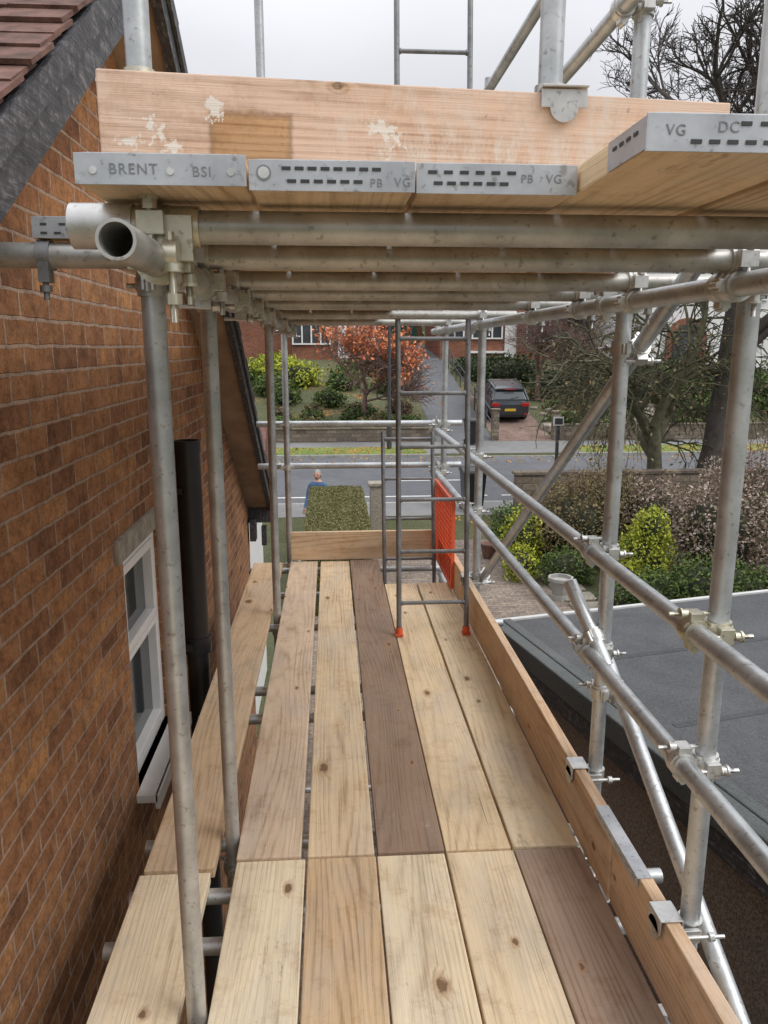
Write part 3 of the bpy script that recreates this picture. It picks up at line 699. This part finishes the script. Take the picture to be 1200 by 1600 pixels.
e=empty('bare_street_tree'); grow('trunk_and_branches',(9.6,19.0,-2.45),M_twig,0.30,6.0,6,12,lean=(0.10,0.0),spread=0.78,up=0.14,nchild=(4,5),lenk=0.61,tipr=0.010,parent=e)
e=empty('street_tree'); o,t=grow('trunk_and_branches',(8.25,18.75,-2.4),M_barkg,0.24,2.1,5,21,lean=(-0.08,0),spread=0.95,up=0.05,nchild=(3,5),lenk=0.78,tipr=0.007,droop=0.25,parent=e)
tp=np.array([tuple(p) for p in t]); tp=tp[np.random.rand(len(tp))<0.5]; leafmesh('leaves',tp+np.random.normal(0,0.06,tp.shape),0.05,L_brown,e)
e=empty('red_leaved_tree'); o,t=grow('trunk_and_branches',(1.5,35.5,-1.7),M_twigp,0.14,1.55,5,9,spread=0.98,up=0.12,nchild=(4,5),lenk=0.86,tipr=0.012,parent=e)
tp=np.array([tuple(p) for p in t]); tp=np.concatenate([tp+np.random.normal(0,0.14,tp.shape) for _ in range(3)])
kp=np.array([noise.noise(Vector(p)*0.9)*1.3+0.25*(p[2]-1.2)>0.08 for p in tp.tolist()]); tp=tp[kp&(np.random.rand(len(tp))<0.5)]; leafmesh('leaves',tp,0.08,L_red,e,0.7)
e=empty('bare_tree'); grow('trunk_and_branches',(10.5,39,-1.0),M_twigp,0.16,1.6,5,33,spread=0.85,up=0.1,nchild=(3,5),lenk=0.82,tipr=0.012,parent=e)
e=empty('bare_tree'); grow('trunk_and_branches',(14.0,41,-0.6),M_twig,0.2,2.0,5,44,spread=0.8,up=0.1,nchild=(3,5),lenk=0.8,tipr=0.012,parent=e)
rg=random.Random(3)
def row(name,x0,x1,y0,y1,n,rr,mat,size=0.07,dens=900):
    bl=[]
    for _ in range(n):
        x=rg.uniform(x0,x1);y=rg.uniform(y0,y1);r=rg.uniform(*rr); bl.append((x,y,gz(y)+r*0.45,r*rg.uniform(1,1.5),r,r*0.85))
    shrub(name,bl,size,mat,dens)
row('garden_shrubs',-4,3.8,33.2,36,12,(0.3,0.6),L_green); row('heather_bed',-3,4.2,34,37,9,(0.3,0.5),L_brown)
row('garden_shrubs',-5,3.9,38,45,12,(0.5,0.9),L_green,0.09); row('laurel_bush',-4,-1.2,42,46,5,(0.8,1.2),L_yel,0.10)
row('evergreen_shrubs',9.8,20,38,43,14,(0.7,1.3),L_dark,0.10); row('rockery_plants',9.8,17,34,38,12,(0.25,0.5),L_green); row('evergreen_shrubs',16,30,33.5,40,16,(0.9,1.5),L_green,0.10)
row('garden_shrubs',-16,-5,33.5,46,14,(0.8,1.5),L_green,0.10)
row('roadside_bushes',7.4,9.5,41.5,46,5,(0.7,1.0),L_dark,0.10)
row('heather_bed',9.8,15,35,40,8,(0.35,0.6),L_brown)
shrub('golden_shrub',[(5.55,13.0,-2.0,0.50,0.50,0.62),(5.62,12.9,-1.55,0.32,0.32,0.42),(5.2,12.7,-2.4,0.35,0.35,0.35)],0.032,L_yel,1000)
shrub('twiggy_brown_shrub',[(4.8,14.7,-1.75,1.0,0.8,0.95),(5.6,15.0,-1.55,0.9,0.7,0.85),(4.2,14.9,-2.2,0.6,0.5,0.6)],0.03,L_brown,650,0.6,twigs=90)
shrub('green_shrub',[(5.3,11.6,-2.35,0.5,0.5,0.5),(5.9,11.4,-2.2,0.55,0.5,0.6),(4.75,11.9,-2.5,0.35,0.35,0.3)],0.032,L_green,900)
shrub('flowering_shrub',[(7.0,13.2,-1.75,1.0,0.9,1.1),(7.9,13.8,-1.5,1.1,0.9,1.25),(6.4,14.6,-1.7,0.8,0.7,0.8),(8.0,12.0,-2.0,0.9,0.8,0.9)],0.034,L_pink,750,0.62,twigs=60)
shrub('yellow_leaved_shrub',[(3.75,14.6,-2.1,0.45,0.45,0.65),(3.6,14.0,-2.45,0.35,0.35,0.4)],0.032,L_yel,800)
shrub('low_green_shrub',[(4.4,13.7,-2.45,0.55,0.4,0.4),(6.6,11.6,-2.3,0.6,0.5,0.55),(7.4,11.0,-2.3,0.7,0.6,0.6),(3.9,16.2,-2.2,0.5,0.4,0.5)],0.032,L_green,850)
e=empty('clipped_hedge'); hx0,hx1,hy0,hy1,hz0,hz1=-0.5,0.62,12.2,16.55,GZ,-1.32
b=MB(); b.box(((hx0+hx1)/2,(hy0+hy1)/2,(hz0+hz1)/2),(hx1-hx0-0.08,hy1-hy0-0.08,hz1-hz0-0.04)); b.obj('interior',L_hcore,e)
n=60000; u=np.random.rand(n,3); P=np.array([hx0,hy0,hz0])+u*np.array([hx1-hx0,hy1-hy0,hz1-hz0])
f=np.random.randint(0,4,n); jit=np.random.normal(0,0.012,n)
P[f==0,2]=hz1+jit[f==0]; P[f==1,0]=hx1+jit[f==1]; P[f==2,1]=hy0+jit[f==2]; P[f==3,2]=hz1+jit[f==3]-0.01
P+=np.array([[0.03*noise.noise(Vector(p)*3+Vector((k*9,0,0))) for k in (0,1,2)] for p in P.tolist()])
leafmesh('leaves',P,0.017,L_hedge,e)
b=MB(); b.box((16.5,17.45,-1.95),(24.5,0.26,1.40)); b.box((16.5,17.45,-1.22),(24.6,0.32,0.06)); b.obj('front_garden_wall',M_stonewall)
b=MB(); b.box((-4.3,32.62,-2.05),(17.0,0.25,0.62)); b.box((-4.3,32.62,-1.72),(17.0,0.31,0.05)); b.obj('stone_garden_wall',M_stonewall)
b=MB(); b.box((24.8,32.62,-2.0),(30.0,0.25,0.72)); b.box((24.8,32.62,-1.62),(30.0,0.31,0.05)); b.obj('stone_garden_wall',M_stonewall)
for (x,y,z,h) in ((0.98,17.0,GZ,1.35),(7.0,32.7,-2.3,1.3),(9.65,32.7,-2.3,1.2)):
    b=MB(); b.box((x,y,z+h/2),(0.3,0.3,h)); b.box((x,y,z+h+0.04),(0.38,0.38,0.08)); b.obj('stone_gate_post',M_stonewall if y>20 else M_conc,None,0.015)
b=MB()
for k in range(130):
    x=rg.uniform(9.7,17.5); y=rg.uniform(33.0,37.5); s=rg.uniform(0.15,0.42)
    rot=Matrix.Rotation(rg.uniform(0,3),3,'Z')@Matrix.Rotation(rg.uniform(-.3,.3),3,'X')
    b.box((x,y,gz(y)+s*0.2),(s*1.7,s,s*0.8),0,rot)
b.obj('rockery',simple('rockery_stone',(0.29,0.26,0.21),0.9,var=0.4,nscale=3,bumps=0.4),None,0.05)
b=MB(); y=33.0
while y<47.5: b.box((6.95,y,gz(y)+0.55),(0.05,0.05,1.1)); y+=1.45
for h in (1.05,0.6): b.prism([(33.0,gz(33)+h),(48,gz(48)+h),(48,gz(48)+h+0.05),(33,gz(33)+h+0.05)],'X',6.93,6.97)
b.obj('driveway_railing',M_barge)

# ---------------------------------------------------------------- opposite houses
def win(b,x,y,z,w,h,nx=2,transom=True):
    b.box((x,y-0.06,z),(w,0.03,h),1)
    t=0.09
    b.box((x,y-0.10,z+h/2-t/2),(w+0.1,0.08,t),0); b.box((x,y-0.10,z-h/2+t/2),(w+0.1,0.08,t),0)
    for i in range(nx+1): b.box((x-w/2+w*i/nx,y-0.102,z),(t,0.07,h-2*t),0)
    if transom: b.box((x,y-0.098,z+h*0.2),(w,0.05,0.05),0)
def houseblock(x0,x1,y,dep,z0,h,wmat,wins,name='brick_house',roofh=3.0,bays=()):
    e=empty(name); b=MB(); b.box(((x0+x1)/2,y+dep/2,z0+h/2-0.5),(x1-x0,dep,h+1)); b.obj('walls',wmat,e)
    b=MB(); ov=0.4; A=(x0-ov,y-ov,z0+h);B_=(x1+ov,y-ov,z0+h);C_=(x1+ov,y+dep+ov,z0+h);D=(x0-ov,y+dep+ov,z0+h); r=min(dep/2,(x1-x0)/2-0.3)
    E1=(x0+r,y+dep/2,z0+h+roofh);F=(x1-r,y+dep/2,z0+h+roofh)
    b.add([A,B_,C_,D,E1,F],[(0,1,5,4),(1,2,5),(2,3,4,5),(3,0,4),(3,2,1,0)]); b.obj('roof',M_tile2,e)
    b=MB(); 
    for w in wins: win(b,w[0],y,z0+w[1],w[2],w[3],w[4])
    b.obj('windows',[M_white,M_glass],e)
    for (bx,bw,bz0,bz1) in bays:
        q=MB(); q.prism([(bx-bw/2,y-0.01),(bx-bw/2+0.5,y-0.8),(bx+bw/2-0.5,y-0.8),(bx+bw/2,y-0.01)],'Z',z0-0.4,z0+bz1,0); q.obj('bay',wmat,e)
        q=MB(); win(q,bx,y-0.8,z0+(bz0+bz1)/2,bw-1.1,bz1-bz0-0.2,4); q.prism([(bx-bw/2-.1,y-0.01),(bx-bw/2+0.45,y-0.92),(bx+bw/2-0.45,y-0.92),(bx+bw/2+.1,y-0.01)],'Z',z0+bz1,z0+bz1+0.2,0); q.obj('bay_window',[M_white,M_glass],e)
    b=MB(); b.box((x0+1.2,y+dep/2,z0+h+roofh),(0.9,0.7,1.6)); b.obj('chimney',M_brickred,e)
    return e
ha=houseblock(-8.5,3.2,50,8,0.9,5.6,M_brickred,[(0.2,4.0,1.8,1.2,3),(-5,4.0,1.8,1.2,3),(2.4,1.9,0.8,1.3,1)],bays=((-1.2,3.4,0.8,2.7),))
b=MB(); b.box((1.2,49.94,1.95),(1.5,0.14,2.6),0); b.box((1.2,49.85,1.9),(0.9,0.06,2.1),0); b.box((1.2,49.81,2.3),(0.5,0.03,0.7),1); b.obj('front_door',[M_white,M_glass],ha)
hb=houseblock(6.9,15.5,49.5,8,1.0,5.6,M_brickred,[(7.8,1.9,1.2,1.4,2),(9.9,1.9,1.9,1.5,3),(8.0,4.2,1.3,1.2,2),(13,4.2,2.0,1.2,3)],bays=((13.2,3.0,0.9,2.6),))
b=MB(); b.box((11.5,49.44,2.0),(0.9,0.14,2.3),0); b.box((9.9,49.38,1.35),(2.3,0.3,0.14),0); b.obj('front_door',M_white,hb)
hc=houseblock(17.5,30,43,9,0.2,5.8,M_white,[(23.5,2.3,1.8,1.5,3),(23.5,4.6,1.8,1.2,3),(27.5,2.3,1.8,1.5,3),(20,4.6,1.2,1.2,2)],name='white_rendered_house')
b=MB(); pts=[]
for i in range(13):
    a=math.pi*i/12; pts.append((19.9+1.15*math.cos(a),2.1+1.15*math.sin(a)))
b.prism([(19.9-1.15,0.2),(19.9+1.15,0.2)]+pts,'Y',42.80,42.98,0)
pts2=[(19.9+0.8*math.cos(math.pi*i/12),2.1+0.8*math.sin(math.pi*i/12)) for i in range(13)]
b.prism([(19.9-0.8,0.2),(19.9+0.8,0.2)]+pts2,'Y',42.74,42.79,1); b.obj('arched_porch',[M_brickred,M_glass],hc)
gr=empty('green_door_garage'); b=MB(); b.box((5.3,61.5,3.0),(3.2,4,2.9)); b.obj('walls',M_brickred,gr)
b=MB(); b.box((5.4,59.46,2.75),(2.2,0.06,1.7)); 
for k in range(5): b.box((4.6+k*0.4,59.42,2.75),(0.03,0.03,1.6))
b.obj('door',simple('green_paint',(0.03,0.12,0.085),0.5),gr)
b=MB(); b.box((5.3,59.4,3.85),(3.4,0.2,0.35)); b.obj('fascia',M_white,gr)
P=[]
for k in range(46):
    x=-110+k*5+random.uniform(-2,2); y=random.uniform(76,92); h=random.uniform(3,5); P.append(blobpts((x,y,gz(y)+h*0.7),(h,h,h),700,k,0.5))
leafmesh('distant_trees',np.concatenate(P),0.45,L_dark)
for (x0,x1) in ((-24,-12),(34,46),(-40,-28),(50,62)):
    houseblock(x0,x1,50,8,0.9,5.6,M_brickred,[(x0+2.5,1.9,2,1.3,3),(x1-2.5,1.9,2,1.3,3),(x0+2.5,4.3,2,1.2,3),(x1-2.5,4.3,2,1.2,3)])

# ---------------------------------------------------------------- street furniture
b=MB(); b.tube((2.25,30.2,-2.3),(2.25,30.2,5.0),0.07,0,12,r1=0.05); b.tube((2.25,30.2,5.0),(2.25,29.0,5.25),0.04,0,10); b.box((2.25,28.7,5.25),(0.2,0.6,0.12)); b.tube((2.25,30.2,-2.3),(2.25,30.2,-1.2),0.10,0,12); b.obj('street_lamp',M_barge)
b=MB(); b.tube((5.7,19.1,-2.3),(5.7,19.1,-0.12),0.045,0,12); b.box((5.7,19.06,-0.18),(0.26,0.03,0.22),1); b.box((5.7,19.04,-0.18),(0.20,0.02,0.15),0); b.obj('street_sign_post',[M_barge,M_white])
def bin_(x,y,z):
    e=empty('wheelie_bin'); b=MB(); 
    vs=[(x-0.22,y-0.25,z+0.06),(x+0.22,y-0.25,z+0.06),(x+0.22,y+0.25,z+0.06),(x-0.22,y+0.25,z+0.06),(x-0.28,y-0.33,z+0.96),(x+0.28,y-0.33,z+0.96),(x+0.28,y+0.33,z+0.96),(x-0.28,y+0.33,z+0.96)]
    b.add(vs,[(3,2,1,0),(4,5,6,7),(0,1,5,4),(1,2,6,5),(2,3,7,6),(3,0,4,7)]); b.obj('body',M_black,e,0.02)
    b=MB(); b.prism([(y-0.36,z+0.97),(y+0.38,z+0.97),(y+0.36,z+1.05),(y-0.1,z+1.09),(y-0.33,z+1.03)],'X',x-0.30,x+0.30); b.tube((x-0.25,y+0.4,z+0.95),(x+0.25,y+0.4,z+0.95),0.02,0,8); b.obj('lid',M_black,e,0.01)
    b=MB(); 
    for s in (-1,1): b.tube((x+s*0.22,y+0.27,z+0.1),(x+s*0.27,y+0.27,z+0.1),0.1,0,16)
    b.obj('wheels',M_black,e)
bin_(3.42,18.35,-2.29); bin_(5.75,31.4,-2.29)
b=MB(); b.tube((4.0,12.8,GZ),(4.0,12.8,GZ+0.1),0.16,0,8); b.tube((4.0,12.8,GZ+0.1),(4.0,12.8,GZ+0.36),0.14,0,8,r1=0.21); b.tube((4.0,12.8,GZ+0.36),(4.0,12.8,GZ+0.42),0.23,0,8,hollow=True); b.obj('stone_planter',M_kerb,None,0.01)
b=MB(); b.tube((3.3,15.6,GZ),(3.3,15.6,GZ+0.28),0.13,0,16,r1=0.19); b.tube((3.3,15.6,GZ+0.28),(3.3,15.6,GZ+0.33),0.20,0,16); b.obj('terracotta_pot',M_tile2)
b=MB()
for k in range(6): b.box((4.25+0.03*k,13.3-0.55*k+1.2,GZ+0.03),(0.6,0.42,0.05))
b.obj('stepping_stones',M_conc,None,0.015)

# ---------------------------------------------------------------- parked car (rear towards camera)
car=empty('parked_car'); cx,cy=8.15,35.0; cz=gz(cy)+0.03; car.location=(cx,cy,cz); car.rotation_euler=(math.atan(3.1/15.5),0,0)
M_paint,_n,_pb=newmat('dark_grey_car_paint'); _pb.inputs['Base Color'].default_value=(0.05,0.055,0.065,1); _pb.inputs['Metallic'].default_value=0.4; _pb.inputs['Roughness'].default_value=0.3; _pb.inputs['Coat Weight'].default_value=0.5
M_tail=simple('tail_light_red',(0.45,0.015,0.012),0.2,var=0.05); M_tyre=simple('tyre_rubber',(0.02,0.02,0.02),0.9); M_plate=simple('number_plate_yellow',(0.70,0.50,0.04),0.5,var=0.03)
def loft(b,st,mi=0):
    k=len(st[0][1]); vs=[];fs=[]
    for (y,ring) in st:
        full=[(x,y,z) for x,z in ring]+[(-x,y,z) for x,z in reversed(ring)]
        vs+=full
    m=2*k
    for j in range(len(st)-1):
        for i in range(m): fs.append((j*m+i,j*m+(i+1)%m,(j+1)*m+(i+1)%m,(j+1)*m+i))
    fs.append(tuple(range(m))[::-1]); fs.append(tuple((len(st)-1)*m+i for i in range(m)))
    b.add(vs,fs,mi,False)
b=MB(); 
def rb(w,zb,zt): return [(w*0.86,zb),(w*0.98,zb+0.14),(w,zb+0.35),(w*0.985,zt-0.16),(w*0.93,zt-0.03),(w*0.80,zt)]
loft(b,[(0.0,rb(0.80,0.32,0.86)),(0.06,rb(0.87,0.27,0.98)),(0.25,rb(0.91,0.25,1.05)),(1.2,rb(0.92,0.22,1.02)),(2.6,rb(0.92,0.22,0.99)),(3.3,rb(0.91,0.22,0.96)),(4.1,rb(0.88,0.24,0.84)),(4.38,rb(0.78,0.30,0.70))]); b.obj('body',M_paint,car,0.03)
b=MB()
def rg_(w0,w1,z0,z1): return [(w0,z0),(w0*0.98,z0+0.05),((w0+w1)/2,(z0+z1)/2),(w1,z1-0.04),(w1*0.9,z1)]
loft(b,[(0.16,rg_(0.80,0.78,0.98,1.08)),(0.48,rg_(0.83,0.68,0.98,1.44)),(0.62,rg_(0.84,0.66,0.98,1.50)),(1.6,rg_(0.85,0.66,0.98,1.52)),(2.3,rg_(0.85,0.64,0.96,1.47)),(3.15,rg_(0.80,0.74,0.93,1.00))]); b.obj('glasshouse',M_glass,car,0.02)
b=MB()
loft(b,[(0.36,[(0.66,1.46),(0.67,1.49),(0.60,1.53)]),(0.7,[(0.68,1.48),(0.69,1.52),(0.60,1.56)]),(1.6,[(0.68,1.49),(0.69,1.53),(0.60,1.575)]),(2.25,[(0.66,1.44),(0.66,1.48),(0.58,1.52)])])
for s in (-1,1):
    for (y0,z0,y1,z1) in ((0.14,1.03,0.50,1.46),(2.30,1.47,3.15,0.98),(1.35,1.0,1.30,1.48)):
        b.tube((s*0.835,y0,z0),(s*0.685,y1,z1),0.045,0,6) if y0<1 else b.tube((s*(0.84 if z0<1.2 else 0.66),y0,z0),(s*(0.66 if z1>1.2 else 0.80),y1,z1),0.035,0,6)
    b.tube((s*0.62,0.7,1.60),(s*0.62,2.1,1.59),0.016,0,6); b.box((s*0.97,2.75,1.02),(0.16,0.1,0.12))
b.obj('roof_and_pillars',M_paint,car)
b=MB(); 
for s in (-1,1): b.box((s*0.68,0.045,0.86),(0.34,0.12,0.15),0); b.box((s*0.72,-0.012,0.42),(0.14,0.03,0.05),0)
b.box((0,0.30,1.50),(0.5,0.04,0.03),0); b.box((0,-0.012,0.62),(0.52,0.02,0.115),1); b.box((0,-0.005,0.36),(1.3,0.05,0.14),2)
b.tube((0.02,0.16,1.10),(0.4,0.22,1.17),0.012,2,6)
b.obj('rear_lights_and_plate',[M_tail,M_plate,M_tyre],car,0.008)
b=MB()
for s in (-1,1):
    for y in (0.78,3.45):
        b.tube((s*0.72,y,0.33),(s*0.93,y,0.33),0.335,0,24); b.tube((s*0.93,y,0.33),(s*0.94,y,0.33),0.21,1,16)
b.obj('wheels',[M_tyre,M_steel],car)

# ---------------------------------------------------------------- person beyond hedge
per=empty('person',(-0.33,16.9,GZ)); per.rotation_euler=(0,0,math.radians(160))
vs=[(0,0,0.93),(0,0.0,1.12),(0,0.01,1.30),(0,0.0,1.42),(0,0.01,1.50),(0,0.01,1.56),
 (0.10,0,0.88),(0.11,0.02,0.50),(0.11,-0.01,0.10),(0.11,0.12,0.04),(-0.10,0,0.88),(-0.11,0.02,0.50),(-0.11,-0.01,0.10),(-0.11,0.12,0.04),
 (0.18,0,1.40),(0.25,0.0,1.12),(0.26,0.14,0.93),(0.255,0.19,0.87),(-0.18,0,1.40),(-0.25,0.0,1.12),(-0.26,0.14,0.93),(-0.255,0.19,0.87)]
rs=[0.15,0.145,0.155,0.12,0.06,0.058,0.095,0.062,0.045,0.04,0.095,0.062,0.045,0.04,0.065,0.05,0.034,0.036,0.065,0.05,0.034,0.036]
es=[(0,1),(1,2),(2,3),(3,4),(4,5),(0,6),(6,7),(7,8),(8,9),(0,10),(10,11),(11,12),(12,13),(3,14),(14,15),(15,16),(16,17),(3,18),(18,19),(19,20),(20,21)]
for h,sx in ((17,1),(21,-1)):
    hp=Vector(vs[h])
    for k,(ox,l) in enumerate(((-0.027,0.062),(-0.009,0.075),(0.009,0.070),(0.027,0.055))):
        a=len(vs); vs.append(tuple(hp+Vector((ox,0.03,-0.04)))); vs.append(tuple(hp+Vector((ox*1.1,0.035+l*0.25,-0.04-l*0.5)))); vs.append(tuple(hp+Vector((ox*1.1,0.03+l*0.3,-0.04-l)))); rs+=[0.009,0.0085,0.007]; es+=[(h,a),(a,a+1),(a+1,a+2)]
    a=len(vs); vs.append(tuple(hp+Vector((-0.04*sx,0.02,-0.015)))); vs.append(tuple(hp+Vector((-0.05*sx,0.045,-0.05)))); rs+=[0.011,0.009]; es+=[(h,a),(a,a+1)]
me=bpy.data.meshes.new('figure'); me.from_pydata(vs,es,[]); fo=bpy.data.objects.new('figure',me); COL.objects.link(fo)
sk=fo.modifiers.new('skin','SKIN'); su=fo.modifiers.new('sub','SUBSURF'); su.levels=1; su.render_levels=1
for i,r in enumerate(rs): me.skin_vertices[0].data[i].radius=(r,r*(0.72 if i in(0,1,2,3) else 1))
me.skin_vertices[0].data[0].use_root=True
dg=bpy.context.evaluated_depsgraph_get(); m2=bpy.data.meshes.new_from_object(fo.evaluated_get(dg)); bpy.data.objects.remove(fo)
M_skin=simple('skin',(0.55,0.32,0.24),0.55,var=0.08); M_jkt=simple('blue_jacket',(0.07,0.14,0.28),0.8,var=0.15); M_trs=simple('dark_trousers',(0.04,0.04,0.05),0.85); M_hair=simple('grey_hair',(0.32,0.30,0.28),0.8,var=0.2,nscale=60)
for m in (M_jkt,M_trs,M_skin): m2.materials.append(m)
for p in m2.polygons:
    c=p.center; p.use_smooth=True
    p.material_index=2 if (c.z>1.47 or (c.z<0.895 and c.y>0.13 and c.z>0.6)) else (1 if c.z<0.88 else 0)
bo=bpy.data.objects.new('body',m2); COL.objects.link(bo); bo.parent=per
def headmesh(hair=False):
    vs=[];fs=[];n,m=24,16
    for j in range(m+1):
        for i in range(n):
            th=math.pi*j/m; ph=2*math.pi*i/n; x=math.sin(th)*math.cos(ph);y=math.sin(th)*math.sin(ph);z=math.cos(th)
            X_=x*0.078;Y_=y*0.098;Z_=z*0.122
            if z<0: X_*=1+0.22*z; Y_*=1+0.12*z
            if y>0.75 and abs(x)<0.28 and -0.35<z<0.15: Y_+=0.022*(1-abs(x)/0.28)
            if y>0.7 and 0.15<abs(x)<0.5 and 0.0<z<0.2: Y_-=0.008
            if hair: X_*=1.07;Y_=Y_*1.06-0.006;Z_*=1.05
            vs.append((X_,Y_+0.02,Z_+1.62))
    for j in range(m):
        for i in range(n):
            th=math.pi*(j+.5)/m; ph=2*math.pi*(i+.5)/n; y=math.sin(th)*math.sin(ph); z=math.cos(th)
            if hair and not (z>0.55 or (y<0.15 and z>-0.35)): continue
            fs.append((j*n+i,(j+1)*n+i,(j+1)*n+(i+1)%n,j*n+(i+1)%n))
    b=MB(); b.add(vs,fs,0,True); return b
headmesh().obj('head',M_skin,per); headmesh(True).obj('hair',M_hair,per)
b=MB()
for s in (-1,1): b.tube((s*0.076,0.015,1.615),(s*0.088,0.008,1.615),0.028,0,10); 
b.obj('ears',M_skin,per)
b=MB()
for s in (-1,1): b.tube((s*0.030,0.108,1.635),(s*0.030,0.112,1.635),0.011,0,8)
b.box((0,0.112,1.565),(0.045,0.006,0.008)); b.obj('eyes_and_mouth',M_trs,per)

# ---------------------------------------------------------------- fallen leaves
L_fall=mat_leaf('fallen_leaf_colours',[(0.55,0.22,0.05),(0.65,0.40,0.08),(0.35,0.16,0.06)])
P=np.concatenate([np.stack([np.random.uniform(-12,3.6,700),np.random.uniform(28.7,30.7,700),np.full(700,-2.275)],1),np.stack([np.random.uniform(9.6,30,1000),np.random.uniform(28.7,30.7,1000),np.full(1000,-2.275)],1),np.stack([np.random.uniform(-5,25,500),np.random.uniform(27,28.5,500),np.full(500,-2.385)],1)])
leafmesh('fallen_leaves',P,0.05,L_fall)

# ---------------------------------------------------------------- world, sun, camera
w=bpy.data.worlds.new('World'); S.world=w; w.use_nodes=True; nt=w.node_tree; bg=nt.nodes['Background']
sky=N(nt,'ShaderNodeTexSky'); sky.sky_type='NISHITA'; sky.sun_disc=False; sky.sun_elevation=math.radians(45); sky.sun_rotation=math.radians(120)
tc=N(nt,'ShaderNodeTexCoord'); sp=N(nt,'ShaderNodeSeparateXYZ'); nt.links.new(tc.outputs['Generated'],sp.inputs[0])
zc=math_(nt,'MAXIMUM',sp.outputs[2],0.0)
dv=math_(nt,'ADD',zc,0.25); cv=N(nt,'ShaderNodeVectorMath',operation='SCALE'); nt.links.new(tc.outputs['Generated'],cv.inputs[0]); nt.links.new(math_(nt,'DIVIDE',1.0,dv),cv.inputs['Scale'])
cl=noise_(nt,cv.outputs[0],1.1,5,0.5,0.3)
lum=math_(nt,'MULTIPLY',math_(nt,'MULTIPLY_ADD',zc,15.5,2.7),math_(nt,'MULTIPLY_ADD',cl,0.55,0.73))
cc=N(nt,'ShaderNodeVectorMath',operation='SCALE'); cc.inputs[0].default_value=(0.985,0.99,1.03); nt.links.new(lum,cc.inputs['Scale'])
nt.links.new(mix(nt,0.08,cc.outputs[0],sky.outputs[0]),bg.inputs[0]); bg.inputs[1].default_value=0.112
sd_=bpy.data.lights.new('sun','SUN'); sd_.energy=1.5; sd_.angle=math.radians(30); sd_.color=(1,0.97,0.93); so=bpy.data.objects.new('sun',sd_); COL.objects.link(so)
so.rotation_euler=Vector((0.61,-0.35,0.71)).to_track_quat('Z','Y').to_euler()
cam=bpy.data.cameras.new('camera'); co=bpy.data.objects.new('camera',cam); COL.objects.link(co); S.camera=co
cam.sensor_fit='VERTICAL'; cam.sensor_height=32; cam.lens=24; cam.clip_start=0.05; cam.clip_end=2500
co.location=(0,0,1.64); co.rotation_euler=(math.radians(90-12.1),0,math.radians(-3.87))
S.view_settings.view_transform='Standard'; S.view_settings.look='None'; S.view_settings.exposure=0
